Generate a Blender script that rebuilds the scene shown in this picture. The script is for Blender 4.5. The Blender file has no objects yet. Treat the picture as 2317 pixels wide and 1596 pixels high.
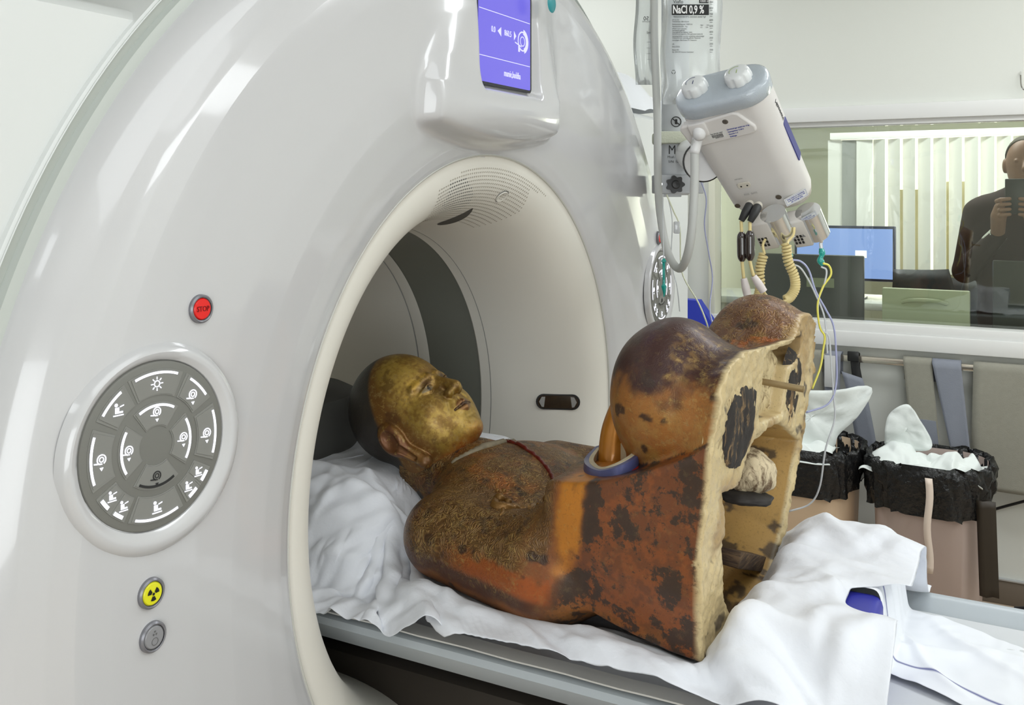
import bpy, bmesh, math, random
import numpy as np
from mathutils import Vector, Matrix
random.seed(7); rng = np.random.default_rng(7)
R = math.radians
PI = math.pi
# ------------------------------------------------------------------ camera, world, lights, exposure
scn = bpy.context.scene
F = 2180.4; TH = .50173; HY = 443.0            # focal length in pixels, heading, horizon row (frame 2317 x 1596)
CAM = np.array([.86197, -1.49271, 1.46098])
DV = np.array([-math.sin(TH), math.cos(TH), 0.0]); LV = np.array([math.cos(TH), math.sin(TH), 0.0])
cd = bpy.data.cameras.new('camera'); cam = bpy.data.objects.new('camera', cd); scn.collection.objects.link(cam)
cam.location = CAM; cam.rotation_euler = (PI/2, 0, TH)
cd.sensor_width = 36; cd.lens = F/2317*36; cd.shift_y = -(798-HY)/2317; cd.shift_x = 0
cd.clip_start = .05; cd.clip_end = 60
scn.camera = cam
scn.view_settings.view_transform = 'Standard'; scn.view_settings.look = 'None'
scn.view_settings.gamma = 1; scn.view_settings.use_curve_mapping = False
scn.view_settings.exposure = -.26
wd = bpy.data.worlds.new('world'); scn.world = wd; wd.use_nodes = True
wd.node_tree.nodes['Background'].inputs[0].default_value = (.9, .95, 1, 1)
wd.node_tree.nodes['Background'].inputs[1].default_value = .5
def area(name, loc, size, power, rot=(0, 0, 0), col=(.93, .97, 1)):
    l = bpy.data.lights.new(name, 'AREA'); l.shape = 'RECTANGLE'; l.size, l.size_y = size; l.energy = power; l.color = col
    o = bpy.data.objects.new(name, l); scn.collection.objects.link(o); o.location = loc; o.rotation_euler = rot
    return o
area('room_lamp', (1.3, -1.0, 2.64), (1.5, 1.5), 18)
area('room_lamp', (-.4, -2.6, 2.64), (1.2, .5), 10)
area('room_lamp', (1.2, 1.3, 2.64), (1.3, .5), 26)
area('room_lamp', (2.9, .3, 2.64), (.9, 1.6), 44)
area('room_lamp', (-1.2, 1.6, 2.64), (1.3, .5), 26)
area('fill_light', (1.9, -3.1, 1.35), (2.6, 1.6), 72, (PI/2, 0, .12))  # added fill behind the camera for bore and pillow; no window there
area('control_room_lamp', (.6, 3.6, 2.55), (2.0, .5), 60)
area('control_room_daylight', (1.0, 5.95, 1.4), (2.6, .9), 60, (PI/2, 0, PI), (1, .98, .88))
def at(u, v, **k):
    r = DV + LV*(u-1158.5)/F + np.array([0, 0, -(v-HY)/F]); (a, val), = k.items()
    if a == 'd': return CAM + r*val
    i = 'xyz'.index(a); return CAM + r*(val-CAM[i])/r[i]
# ------------------------------------------------------------------ materials
MC = {}
def nodes(name):
    m = bpy.data.materials.new(name); m.use_nodes = True; nt = m.node_tree
    return m, nt, nt.nodes['Principled BSDF']
def mat(name, col, rough=.5, metal=0.0, coat=0.0, vary=0.0, vs=8.0, bump=0.0, bs=60.0, emit=None, es=0.0, trans=0.0, ior=1.45, sheen=0.0, bd=.002, spec=.5):
    if name in MC: return MC[name]
    m, nt, b = nodes(name)
    c = (*col, 1); b.inputs['Base Color'].default_value = c
    b.inputs['Roughness'].default_value = rough; b.inputs['Metallic'].default_value = metal
    b.inputs['Coat Weight'].default_value = coat; b.inputs['Coat Roughness'].default_value = .06
    b.inputs['Transmission Weight'].default_value = trans; b.inputs['IOR'].default_value = ior
    b.inputs['Sheen Weight'].default_value = sheen; b.inputs['Specular IOR Level'].default_value = spec
    tc = nt.nodes.new('ShaderNodeTexCoord')
    if vary:
        n = nt.nodes.new('ShaderNodeTexNoise'); n.inputs['Scale'].default_value = vs; n.inputs['Detail'].default_value = 5
        nt.links.new(tc.outputs['Object'], n.inputs['Vector'])
        mx = nt.nodes.new('ShaderNodeMix'); mx.data_type = 'RGBA'
        mx.inputs[6].default_value = tuple(x*(1-vary) for x in col)+(1,); mx.inputs[7].default_value = tuple(min(1, x*(1+vary)) for x in col)+(1,)
        nt.links.new(n.outputs['Fac'], mx.inputs[0]); nt.links.new(mx.outputs[2], b.inputs['Base Color'])
    if bump:
        n = nt.nodes.new('ShaderNodeTexNoise'); n.inputs['Scale'].default_value = bs; n.inputs['Detail'].default_value = 4
        nt.links.new(tc.outputs['Object'], n.inputs['Vector'])
        bp = nt.nodes.new('ShaderNodeBump'); bp.inputs['Strength'].default_value = bump; bp.inputs['Distance'].default_value = bd
        nt.links.new(n.outputs['Fac'], bp.inputs['Height']); nt.links.new(bp.outputs['Normal'], b.inputs['Normal'])
    if emit: b.inputs['Emission Color'].default_value = (*emit, 1); b.inputs['Emission Strength'].default_value = es
    MC[name] = m; return m
def glassy(name, tint, gloss=.12, rough=.02, opaque=0.0):
    m = bpy.data.materials.new(name); m.use_nodes = True; nt = m.node_tree; nt.nodes.clear()
    o = nt.nodes.new('ShaderNodeOutputMaterial'); t = nt.nodes.new('ShaderNodeBsdfTransparent'); t.inputs[0].default_value = (*tint, 1)
    g = nt.nodes.new('ShaderNodeBsdfGlossy'); g.inputs['Roughness'].default_value = rough
    f = nt.nodes.new('ShaderNodeLayerWeight'); f.inputs[0].default_value = .35
    ml = nt.nodes.new('ShaderNodeMath'); ml.operation = 'MULTIPLY_ADD'; ml.inputs[1].default_value = .8; ml.inputs[2].default_value = gloss
    ml.use_clamp = True
    nt.links.new(f.outputs['Fresnel'], ml.inputs[0])
    mx = nt.nodes.new('ShaderNodeMixShader'); nt.links.new(ml.outputs[0], mx.inputs[0])
    src = t
    if opaque:
        d = nt.nodes.new('ShaderNodeBsdfDiffuse'); d.inputs[0].default_value = (.85, .87, .88, 1)
        m2 = nt.nodes.new('ShaderNodeMixShader'); m2.inputs[0].default_value = opaque
        nt.links.new(t.outputs[0], m2.inputs[1]); nt.links.new(d.outputs[0], m2.inputs[2]); src = m2
    nt.links.new(src.outputs[0], mx.inputs[1]); nt.links.new(g.outputs[0], mx.inputs[2]); nt.links.new(mx.outputs[0], o.inputs[0])
    MC[name] = m; return m
M_shell = mat('glossy_white_shell', (.54, .54, .55), .22, coat=.7, vary=.015, vs=3)
M_house = mat('satin_white_housing', (.68, .70, .69), .38, vary=.02, vs=3)
M_cream = mat('cream_plastic', (.70, .68, .62), .45, bump=.12, bs=900, bd=.0003)
M_seam = mat('seam_grey', (.35, .35, .33), .6)
M_groove = mat('groove_grey', (.5, .53, .5), .5)
M_mylar = mat('grey_scan_window', (.16, .165, .14), .28)
M_wall = mat('wall_paint', (.66, .67, .62), .8, bump=.15, bs=160, bd=.001)
M_frame = mat('white_frame_paint', (.70, .70, .68), .4)
M_grey = mat('table_grey', (.42, .46, .49), .35, vary=.04, vs=5)
M_chrome = mat('chrome', (.75, .75, .75), .12, 1)
M_black = mat('black_plastic', (.015, .015, .015), .35)
M_white = mat('white_plastic', (.72, .72, .70), .3)
M_sheet = mat('white_cotton', (.71, .73, .78), .85, sheen=.2, bump=.45, bs=34, bd=.006)
# ------------------------------------------------------------------ object helpers
COL = scn.collection
def link(o, parent=None):
    COL.objects.link(o)
    if parent is not None: o.parent = parent
    return o
def thing(name, label, cat, loc=(0, 0, 0), group=None):
    o = bpy.data.objects.new(name, None); o.empty_display_size = .05; link(o); o.location = loc
    o['label'] = label; o['category'] = cat
    if group: o['group'] = group
    return o
def mesh(name, V, Fc, m, parent=None, smooth=True, ang=None):
    me = bpy.data.meshes.new(name); V = np.asarray(V, float)
    if parent is not None: V = V - np.array(parent_loc(parent))
    me.from_pydata(V.tolist(), [], [tuple(int(i) for i in f) for f in Fc]); me.materials.append(m)
    if smooth: me.shade_smooth() if ang is None else me.set_sharp_from_angle(angle=R(ang))
    if smooth and ang is not None:
        for p in me.polygons: p.use_smooth = True
    me.update(); o = bpy.data.objects.new(name, me); return link(o, parent)
def parent_loc(p):
    v = np.zeros(3)
    while p is not None: v = v + np.array(p.location); p = p.parent
    return v
def tag(o, label, cat=None, group=None, kind=None):
    if label: o['label'] = label
    if cat: o['category'] = cat
    if group: o['group'] = group
    if kind: o['kind'] = kind
    return o
def struct(o): o['kind'] = 'structure'; return o
class MB:                                                  # gathers verts/faces
    def __init__(s): s.V = []; s.F = []
    def add(s, V, Fc):
        n = len(s.V); s.V += [tuple(v) for v in V]; s.F += [tuple(i+n for i in f) for f in Fc]; return s
    def build(s, name, m, parent=None, smooth=True, ang=35): return mesh(name, s.V, s.F, m, parent, smooth, ang)
def frame(X, Y, Z, O=(0, 0, 0)): return (np.array(O, float), np.array([X, Y, Z], float))     # rows = axes
def tf(fr, P): return fr[0] + np.asarray(P, float) @ fr[1]
ID = frame((1, 0, 0), (0, 1, 0), (0, 0, 1))
def box(lo, hi, bev=0.0, fr=ID, seg=2):
    bm = bmesh.new(); bmesh.ops.create_cube(bm, size=1); lo = np.array(lo, float); hi = np.array(hi, float)
    for v in bm.verts: v.co = Vector(((lo+hi)/2 + np.array(v.co)*(hi-lo)))
    if bev: bmesh.ops.bevel(bm, geom=bm.edges[:], offset=bev, segments=seg, affect='EDGES', profile=.5)
    V = [tuple(v.co) for v in bm.verts]; bm.verts.index_update(); Fc = [tuple(v.index for v in f.verts) for f in bm.faces]; bm.free()
    return tf(fr, V), Fc
def lathe(prof, n=48, fr=ID, a0=0, a1=2*PI):               # prof: (r, z) about frame's Z
    full = abs(a1-a0-2*PI) < 1e-6; k = n if full else n+1
    A = a0+(a1-a0)*np.arange(k)/n; V = []
    for r, z in prof:
        V += [(r*math.cos(a), r*math.sin(a), z) for a in A]
    Fc = []
    for i in range(len(prof)-1):
        for j in range(n):
            j2 = (j+1) % k if full else j+1
            Fc.append((i*k+j, i*k+j2, (i+1)*k+j2, (i+1)*k+j))
    return tf(fr, V), Fc
def catmull(P, n):
    P = np.asarray(P, float); Q = np.vstack([2*P[0]-P[1], P, 2*P[-1]-P[-2]]); out = []
    m = len(P)-1; T = np.linspace(0, m, n)
    for t in T:
        i = min(int(t), m-1); f = t-i; a, b, c, d = Q[i], Q[i+1], Q[i+2], Q[i+3]
        out.append(.5*((2*b)+(-a+c)*f+(2*a-5*b+4*c-d)*f*f+(-a+3*b-3*c+d)*f**3))
    return np.array(out)
def tube(P, r, n=10, smooth_n=None, cap=True):
    P = np.asarray(P, float)
    rr = r if hasattr(r, '__len__') else None
    if smooth_n:
        if rr is not None: rr = np.interp(np.linspace(0, 1, smooth_n), np.linspace(0, 1, len(rr)), rr)
        P = catmull(P, smooth_n)
    T = np.gradient(P, axis=0); T /= np.linalg.norm(T, axis=1)[:, None]+1e-12
    up = np.array([0, 0, 1.]) if abs(T[0][2]) < .9 else np.array([1., 0, 0])
    N = np.cross(T[0], up); N /= np.linalg.norm(N); V = []
    for i in range(len(P)):
        N = N - T[i]*(N@T[i]); N /= np.linalg.norm(N); B = np.cross(T[i], N); ri = rr[i] if rr is not None else r
        for k in range(n):
            a = 2*PI*k/n; V.append(P[i]+ri*(math.cos(a)*N+math.sin(a)*B))
    Fc = [(i*n+k, i*n+(k+1) % n, (i+1)*n+(k+1) % n, (i+1)*n+k) for i in range(len(P)-1) for k in range(n)]
    if cap: Fc += [tuple(range(n))[::-1], tuple((len(P)-1)*n+k for k in range(n))]
    return V, Fc
def grid(nx, ny, fn):                                      # fn(i/(nx-1), j/(ny-1)) -> point
    V = [fn(i/(nx-1), j/(ny-1)) for i in range(nx) for j in range(ny)]
    return V, [(i*ny+j, (i+1)*ny+j, (i+1)*ny+j+1, i*ny+j+1) for i in range(nx-1) for j in range(ny-1)]
def prism(poly, z0, z1, fr=ID):                            # poly in frame XY, extruded in Z
    n = len(poly); V = [(*p, z0) for p in poly]+[(*p, z1) for p in poly]
    return tf(fr, V), [tuple(range(n))[::-1], tuple(range(n, 2*n))]+[(i, (i+1) % n, n+(i+1) % n, n+i) for i in range(n)]
def sector(r0, r1, a0, a1, z0, z1, fr=ID, n=10):
    A = [a0+(a1-a0)*i/n for i in range(n+1)]
    return prism([(r1*math.cos(a), r1*math.sin(a)) for a in A]+[(r0*math.cos(a), r0*math.sin(a)) for a in A[::-1]], z0, z1, fr)
def rrect(w, h, r, n=5):
    P = []
    for cx, cy, a in ((w/2-r, h/2-r, 0), (-w/2+r, h/2-r, 90), (-w/2+r, -h/2+r, 180), (w/2-r, -h/2+r, 270)):
        P += [(cx+r*math.cos(R(a+90*i/n)), cy+r*math.sin(R(a+90*i/n))) for i in range(n+1)]
    return P
def text(name, s, size, m, fr, parent, x=0, y=0, z=0, depth=.0003, sx=1.0, align='CENTER', bold=0.0):
    cu = bpy.data.curves.new(name, 'FONT'); cu.body = s; cu.size = size; cu.extrude = depth; cu.align_x = align; cu.align_y = 'CENTER'; cu.offset = bold; cu.resolution_u = 3
    to = bpy.data.objects.new(name, cu); COL.objects.link(to); dg = bpy.context.evaluated_depsgraph_get(); dg.update()
    me = bpy.data.meshes.new_from_object(to.evaluated_get(dg)); bpy.data.objects.remove(to)
    V = np.array([v.co[:] for v in me.vertices]); Fc = [tuple(p.vertices) for p in me.polygons]
    if not len(V): return None
    V = V*np.array([sx, 1, 1])+np.array([x, y, z])
    return mesh(name, tf(fr, V), Fc, m, parent, smooth=False)
def nearly(r0, r1, t): return r0+(r1-r0)*t
# ------------------------------------------------------------------ the room
WY = 2.38; WT = .12
floor = struct(MB().add(*box((-4, -3.2, -.1), (4, 7, 0))).build('floor', mat('beige_vinyl_floor', (.50, .40, .30), .35, vary=.06, vs=4)))
ceil = struct(MB().add(*box((-4, -3.2, 2.7), (4, 7, 2.8))).build('ceiling', M_wall))
struct(MB().add(*box((-4.1, -3.2, 0), (-4, 7, 2.7))).build('wall_left', M_wall))
struct(MB().add(*box((3.6, -3.2, 0), (3.7, 7, 2.7))).build('wall_right', M_wall))
struct(MB().add(*box((-4, -3.3, 0), (3.6, -3.2, 2.7))).build('wall_front', M_wall))
gx0, gx1, gz0, gz1 = -.303, 1.75, .978, 1.729
mb = MB()
for lo, hi in (((-4, WY, 0), (gx0-.03, WY+WT, 2.7)), ((gx1+.03, WY, 0), (3.6, WY+WT, 2.7)), ((gx0-.03, WY, 0), (gx1+.03, WY+WT, gz0-.04)), ((gx0-.03, WY, gz1+.02), (gx1+.03, WY+WT, 2.7))): mb.add(*box(lo, hi))
struct(mb.build('wall_back', M_wall, smooth=False))
win = bpy.data.objects.new('window_1', None); link(win); struct(win)
mb = MB()
mb.add(*box((gx0-.028, WY-.028, gz1+.018), (gx1+.1, WY+.02, 1.805), .004)); mb.add(*box((gx0-.028, WY-.012, gz1), (gx1+.1, WY+.05, gz1+.02), .002))
mb.build('head_frame', M_frame, win)
mb = MB(); mb.add(*box((gx0-.028, WY-.05, .888), (gx1+.1, WY+.02, .945), .004)); mb.add(*box((gx0-.028, WY-.03, .944), (gx1+.1, WY+.06, gz0), .003)); mb.build('sill', M_frame, win)
MB().add(*box((gx0-.028, WY-.026, .93), (gx0, WY+.06, 1.80), .003)).build('jamb', mat('cream_jamb', (.66, .66, .54), .5), win)
MB().add(*box((gx1, WY-.026, .93), (gx1+.06, WY+.06, 1.80), .003)).build('jamb', M_frame, win)
MB().add(*box((gx0, WY+.055, gz0), (gx1, WY+.061, gz1))).build('glass_pane', glassy('lead_glass', (.93, .96, .91), .045), win)
struct(MB().add(*box((-4, WY-.012, 0), (3.6, WY, .088), .002)).build('baseboard_back', mat('baseboard_brown', (.16, .13, .10), .45)))
struct(MB().add(*box((-4, WY-.016, .086), (3.6, WY, .092), .001)).build('trim_1', mat('alu_trim', (.55, .56, .57), .35, .6)))
struct(MB().add(*box((-.56, WY-.05, 0), (-.425, WY, 1.80), .004)).build('trim_2', M_frame))
# control room shell
M_cw = mat('control_room_paint', (.52, .54, .48), .8)
struct(MB().add(*box((-1.2, WY+WT, 0), (-1.1, 6, 2.7))).build('wall_control_left', M_cw))
struct(MB().add(*box((-1.1, 6.0, 0), (3.6, 6.1, .9))).add(*box((-1.1, 6.0, 1.885), (3.6, 6.1, 2.7))).add(*box((-1.1, 6.0, .9), (-.5, 6.1, 1.885))).add(*box((2.5, 6.0, .9), (3.6, 6.1, 1.885))).build('wall_control_back', M_cw))
w2 = bpy.data.objects.new('window_2', None); link(w2); struct(w2)
MB().add(*box((-.5, 6.05, .9), (2.5, 6.07, 1.885))).build('bright_pane', mat('daylit_pane', (.8, .8, .7), .5, emit=(1, .97, .80), es=1.5), w2)
for x in (-.5, .98, 2.45): MB().add(*box((x, 6.0, .9), (x+.05, 6.05, 1.885), .003)).build('mullion', M_frame, w2)
# ------------------------------------------------------------------ CT scanner
ZC = 1.0; RO = .53
ct = thing('ct_scanner', 'large glossy white ring-shaped scanner with cream bore and lit round control panels', 'scanner', (-.5, 0, 0))
PR = [(.53, 0), (.538, .006), (.56, .014), (.60, .022), (.66, .030), (.72, .034), (.78, .035), (.83, .034), (.87, .031), (.90, .025), (.925, .014), (.945, -.002), (.957, -.018), (.962, -.034)]
def xfront(r): return float(np.interp(r, [p[0] for p in PR], [p[1] for p in PR]))
def arch(a):                                               # outline radius of the arch in direction a
    c, s = math.cos(a), math.sin(a)
    if s >= 0: return .962
    return min(.962/max(abs(c), 1e-6), .97/max(-s, 1e-6))
N = 240; rows = []
ts = [(r-.53)/(.962-.53) for r, _ in PR]; t2 = sorted(set(list(np.linspace(0, 1, 34))+ts))
V = []
for t in t2:
    for i in range(N):
        a = 2*PI*i/N; ro = arch(a); r = .53+(ro-.53)*t
        # smooth profile even where the arch is wider
        V.append((xfront(.53+(.962-.53)*t), r*math.cos(a), ZC+r*math.sin(a)))
k = len(t2)
mesh('front_cover', V, [(i*N+j, (i+1)*N+j, (i+1)*N+(j+1) % N, i*N+(j+1) % N) for i in range(k-1) for j in range(N)], M_shell, ct)
# grooved strip round the cover and the housing behind it
V = []; prof = [(.950, -.028), (.972, -.030), (.974, -.040), (.985, -.036), (.990, -.030)]
for dr, x in prof:
    for i in range(N):
        a = 2*PI*i/N; r = arch(a)+dr-.962; V.append((x, r*math.cos(a), ZC+r*math.sin(a)))
mesh('edge_groove', V, [(i*N+j, (i+1)*N+j, (i+1)*N+(j+1) % N, i*N+(j+1) % N) for i in range(len(prof)-1) for j in range(N)], M_groove, ct, ang=25)
# housing: front sheet from the groove out to a rounded rectangle, then swept back
YH, ZH = 1.25, 1.68
def hout(a):
    c, s = math.cos(a), math.sin(a)
    n_ = 16.0; up = (ZH-ZC) if s >= 0 else .985
    # superellipse; upper half is lifted so that the ring stands clear of it
    return (abs(c/YH)**n_+abs(s/up)**n_)**(-1/n_)
V = []; hp = [(0, -.0415), (1, -.0415), (1, -.055), (1, -.08), (1, -.9)]
for t, x in hp:
    for i in range(N):
        a = 2*PI*i/N; r1 = hout(a)+(.0 if x < -.07 else -.012 if x < -.05 else -.03); r = .58+(r1-.58)*t
        V.append((x, r*math.cos(a), ZC+r*math.sin(a)))
mesh('housing', V, [(i*N+j, (i+1)*N+j, (i+1)*N+(j+1) % N, i*N+(j+1) % N) for i in range(len(hp)-1) for j in range(N)], M_house, ct, ang=30)
# rear wall of the housing
V = []
for t in (0, 1):
    for i in range(N):
        a = 2*PI*i/N; r = .56 if t == 0 else hout(a); V.append((-.9, r*math.cos(a), ZC+r*math.sin(a)))
mesh('rear_cover', V, [(j, N+j, N+(j+1) % N, (j+1) % N) for j in range(N)], M_house, ct)
V = []; hp = [(.026, -.030), (.030, -.034), (.030, -.30), (-.10, -.315), (-.4, -.32)]
for dr, x in hp:
    for i in range(N): a = 2*PI*i/N; r = arch(a)+dr; V.append((x, r*math.cos(a), ZC+r*math.sin(a)))
mesh('ring_drum', V, [(i*N+j, (i+1)*N+j, (i+1)*N+(j+1) % N, i*N+(j+1) % N) for i in range(len(hp)-1) for j in range(N)], M_house, ct, ang=30)
XF = frame((0, 1, 0), (0, 0, 1), (1, 0, 0), (0, 0, ZC))     # lathe frame: circle in YZ, axis +x
T_ = np.linspace(0, PI/2, 22)
def fprof(t): return (RO-.126*math.sin(t), -.232*(1-math.cos(t))**1.22)
MB().add(*lathe([(RO+.004, -.004), (RO+.002, .002)]+[fprof(t) for t in T_], 200, XF)).build('bore_funnel', M_cream, ct, ang=60)
MB().add(*lathe([(RO+.005, .003), (RO+.0035, .0046), (RO+.0015, .003), (RO+.001, -.004)], 200, XF)).build('funnel_seam', mat('soft_seam', (.5, .5, .46), .6), ct)
MB().add(*lathe([(.4045, -.230), (.4065, -.2315), (.4065, -.2335), (.4045, -.2345)], 160, XF)).build('bore_seam', M_seam, ct)
MB().add(*lathe([(.404, -.234), (.4045, -.258), (.408, -.262)], 160, XF)).build('bore_lip', M_cream, ct)
MB().add(*lathe([(.410, -.260), (.410, -.402)], 160, XF)).build('scan_window', M_mylar, ct)
MB().add(*lathe([(.409, -.398), (.4085, -.402), (.411, -.43)], 160, XF)).build('rear_lip', M_cream, ct)
MB().add(*lathe([(.411, -.4305), (.4125, -.432), (.411, -.4335)], 160, XF)).build('rear_seam', M_seam, ct)
MB().add(*lathe([(.411, -.4335)]+[(.411+.15*(1-math.cos(t)), -.4335-.47*math.sin(t)) for t in np.linspace(0, PI/2, 16)], 160, XF)).build('rear_funnel', M_cream, ct)
MB().add(*box((-.405, -.002, ZC+.404), (-.258, .0, ZC+.411))).build('window_joint', M_seam, ct)
def onf(phi, t, off=0.0):                                   # point/frame on the funnel
    r, x = fprof(t); dr, dx = -.126*math.cos(t), -.232*math.sin(t); l = math.hypot(dr, dx)
    e = np.array([0, math.cos(phi), math.sin(phi)]); tn = (dr*e+np.array([dx, 0, 0]))/l        # along profile, inward
    az = np.array([0, -math.sin(phi), math.cos(phi)]); nr = np.cross(az, tn); 
    if nr@(np.array([1, 0, 0])*.5-e) < 0: nr = -nr
    return np.array([x, r*math.cos(phi), ZC+r*math.sin(phi)])+nr*off, az, tn, nr
def disc(P, X, Y, Z, r, n=10, h=0.0):
    V = [P+Z*h]+[P+r*(math.cos(2*PI*i/n)*X+math.sin(2*PI*i/n)*Y) for i in range(n)]
    return V, [(0, 1+i, 1+(i+1) % n) for i in range(n)]
dm, dk = MB(), MB()
for i in range(18):
    t = .16+i*.055
    if t > 1.12: break
    for j in range(46):
        ph = R(109+.0*i)-R(36+3*(1-abs(i-8)/9))*j/45-R(4*max(0, 2-i))
        P, az, tn, nr = onf(ph, t, .0004)
        if 4 < j < 22 and 1 < i < 13 and abs((j-4)-1.15*(i-1)) < 7.5: dk.add(*disc(P, az, tn, nr, .0018, 8))
        else: dm.add(*disc(P, az, tn, nr, .0019, 7, -.0003))
tag(dm.build('grille_dimple', mat('dimple_shade_cream', (.43, .40, .34), .6), ct), None, kind='stuff')  # dimple shade is put into the darker cream of the discs
tag(dk.build('grille_hole', M_black, ct), None, kind='stuff')
# leaf shaped air slot
P, az, tn, nr = onf(R(88.5), 1.36, .0008)
mb = MB(); V = []
for i in range(25):
    s = i/24; w = .015*math.sin(PI*min(1, s**.75))**.8; ph = R(81.0+5.5*s); tc_ = 1.26-.46*s**1.15
    for q in (-1, 1):
        V.append(onf(ph+q*w/.42*.85, tc_+q*w/.15*.55, .0008)[0])
mb.add(V, [(2*i, 2*i+1, 2*i+3, 2*i+2) for i in range(24)]); mb.build('air_slot', mat('slot_dark', (.07, .065, .055), .6), ct)
# intercom rosette
P, az, tn, nr = onf(R(80.5), .533, .0006); fr = frame(az, tn, nr, P)
cm = MB().add(*lathe([(.0, .0012), (.0105, .0012), (.0115, .0018), (.013, .0018), (.0135, 0)], 28, fr)).build('speaker_rosette', M_cream, ct)
MB().add(*lathe([(.0135, -.0003), (.0146, .0004), (.0150, -.0003)], 28, fr)).build('ring', M_black, cm)
mb = MB()
for i in range(7):
    a = i*PI/3; q = .006 if i < 6 else 0; mb.add(*disc(tf(fr, [(q*math.cos(a), q*math.sin(a), .0014)])[0], fr[1][0], fr[1][1], fr[1][2], .0011, 6))
mb.build('hole', M_black, cm)
# sensor slot in the funnel side
P, az, tn, nr = onf(R(.5), .928, .0008); az_u = np.cross(nr, tn)
fr = frame(tn, az_u, nr, P)
sl = MB().add(*prism(rrect(.098, .034, .017), -.004, .0010, fr)).build('sensor_window', M_black, ct)
MB().add(*prism(rrect(.090, .028, .0139), .001, .0016, fr)).build('glass_cover', mat('dark_glass', (.03, .022, .015), .05, coat=1), sl)
for sx in (-1, 1): MB().add(*prism([(sx*.028, -.0115), (sx*.036, -.011), (sx*.042, 0), (sx*.036, .011), (sx*.031, .0115)][::sx], .0016, .0019, fr)).build('end_pane', mat('sensor_grey', (.3, .3, .29), .2), sl)
# fairing below the bore
V = []
for i in range(41):
    a = R(-158+44*i/40); e = np.array([0, math.cos(a), math.sin(a)]); w = math.sin(PI*i/40)
    for q in range(12):
        s = q/11; r = .455+.31*s; x = -.10+.17*math.sin(PI*.5*min(1, s*2.1))*w**.5-.06*max(0, s-.7)
        V.append((x, r*e[1], ZC+r*e[2]))
mesh('lower_fairing', V, [(i*12+q, (i+1)*12+q, (i+1)*12+q+1, i*12+q+1) for i in range(40) for q in range(11)], M_cream, ct)
# display hood: height field over (y, z)
def hood(y, z):
    base = xfront(min(math.hypot(y, z-ZC), .962)) if math.hypot(y, z-ZC) < .962 else -.05
    y0 = y; y = y+.045; hw = .222-.02*max(0, (z-1.66))/.3
    fd = float(np.clip((z-1.64)/.14, 0, 1)); m = 1/(1+math.exp(-(hw-abs(y)-fd*(.055 if y < 0 else .02))/(.006+fd*(.022 if y < 0 else .010))))*1/(1+math.exp(-(z-(1.550+.5*y*y))/.0035))
    swell = .026-.010*fd+.022*math.exp(-((z-1.598)/.045)**2)*(1-(y/.28)**2)
    x = base+swell*m
    rx = 1/(1+math.exp(-(.104-abs(y0+.022))/.0022))*1/(1+math.exp(-(z-1.642)/.0022))
    return (x*(1-rx)+rx*(.040) if m > .5 else x), m
hy = np.linspace(-.40, .30, 180); hz = np.linspace(1.515, 1.93, 130)
HH = [hood(y, z) for y in hy for z in hz]
V = [(h[0]+.0007*min(1, 12*h[1])-.0004, y, z) for h, (y, z) in zip(HH, [(y, z) for y in hy for z in hz])]
mesh('display_hood', V, [(i*130+j, (i+1)*130+j, (i+1)*130+j+1, i*130+j+1) for i in range(179) for j in range(129) if max(HH[i*130+j][1], HH[(i+1)*130+j+1][1]) > .004], M_shell, ct)
SF = frame((0, 1, 0), (0, 0, 1), (1, 0, 0), (.046, -.033, 1.735))
ds = MB().add(*prism(rrect(.196, .176, .008), -.003, .002, SF)).build('display_screen', mat('screen_bezel', (.01, .01, .015), .2), ct)
MB().add(*prism(rrect(.184, .166, .003), .002, .0025, SF)).build('screen_panel', mat('screen_blue', (.05, .05, .2), .2, emit=(.16, .125, .72), es=1.0), ds)
M_sw = mat('screen_white', (.2, .2, .3), .4, emit=(.72, .72, 1), es=1.0)
mb = MB(); SX = .004
for zz in (.038, -.040): mb.add(*prism([(-.09, zz-.0006), (.09, zz-.0006), (.09, zz+.0006), (-.09, zz+.0006)], .0026, .003, SF))
def sp(L): return [(SX+a, b) for a, b in L]
mb.add(*prism(sp([(-.032, .008), (-.020, .016), (-.020, .0)]), .0026, .003, SF)); mb.add(*prism(sp([(.034, .008), (.026, .016), (.026, .0)][::-1]), .0026, .003, SF))
fr2 = frame(SF[1][0], SF[1][1], SF[1][2], tf(SF, [(.062, .002, 0)])[0])
mb.add(*sector(.013, .022, R(-70), R(250) if False else R(80), .0026, .003, fr2)); mb.add(*sector(.0155, .018, R(80), R(290), .0026, .003, fr2)); mb.add(*sector(.0075, .009, 0, 2*PI, .0026, .003, fr2, 20))
mb.add(*prism([(-.028, -.004), (-.004, -.009), (-.004, -.011), (-.028, -.006)], .0026, .003, fr2)); mb.add(*prism([(-.016, -.008), (-.010, -.008), (-.010, -.020), (-.016, -.020)], .0026, .003, fr2))
mb.build('screen_graphic', M_sw, ds, smooth=False)
text('screen_text', '860.5', .0145, M_sw, SF, ds, x=SX+.004, y=.008, z=.0029, sx=.8); text('screen_text', '0.0', .0145, M_sw, SF, ds, x=-.043, y=.008, z=.0029, sx=.8)
text('screen_text', 'mumie,buddha', .0165, M_sw, SF, ds, x=SX+.020, y=-.062, z=.0029, sx=.62)
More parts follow.
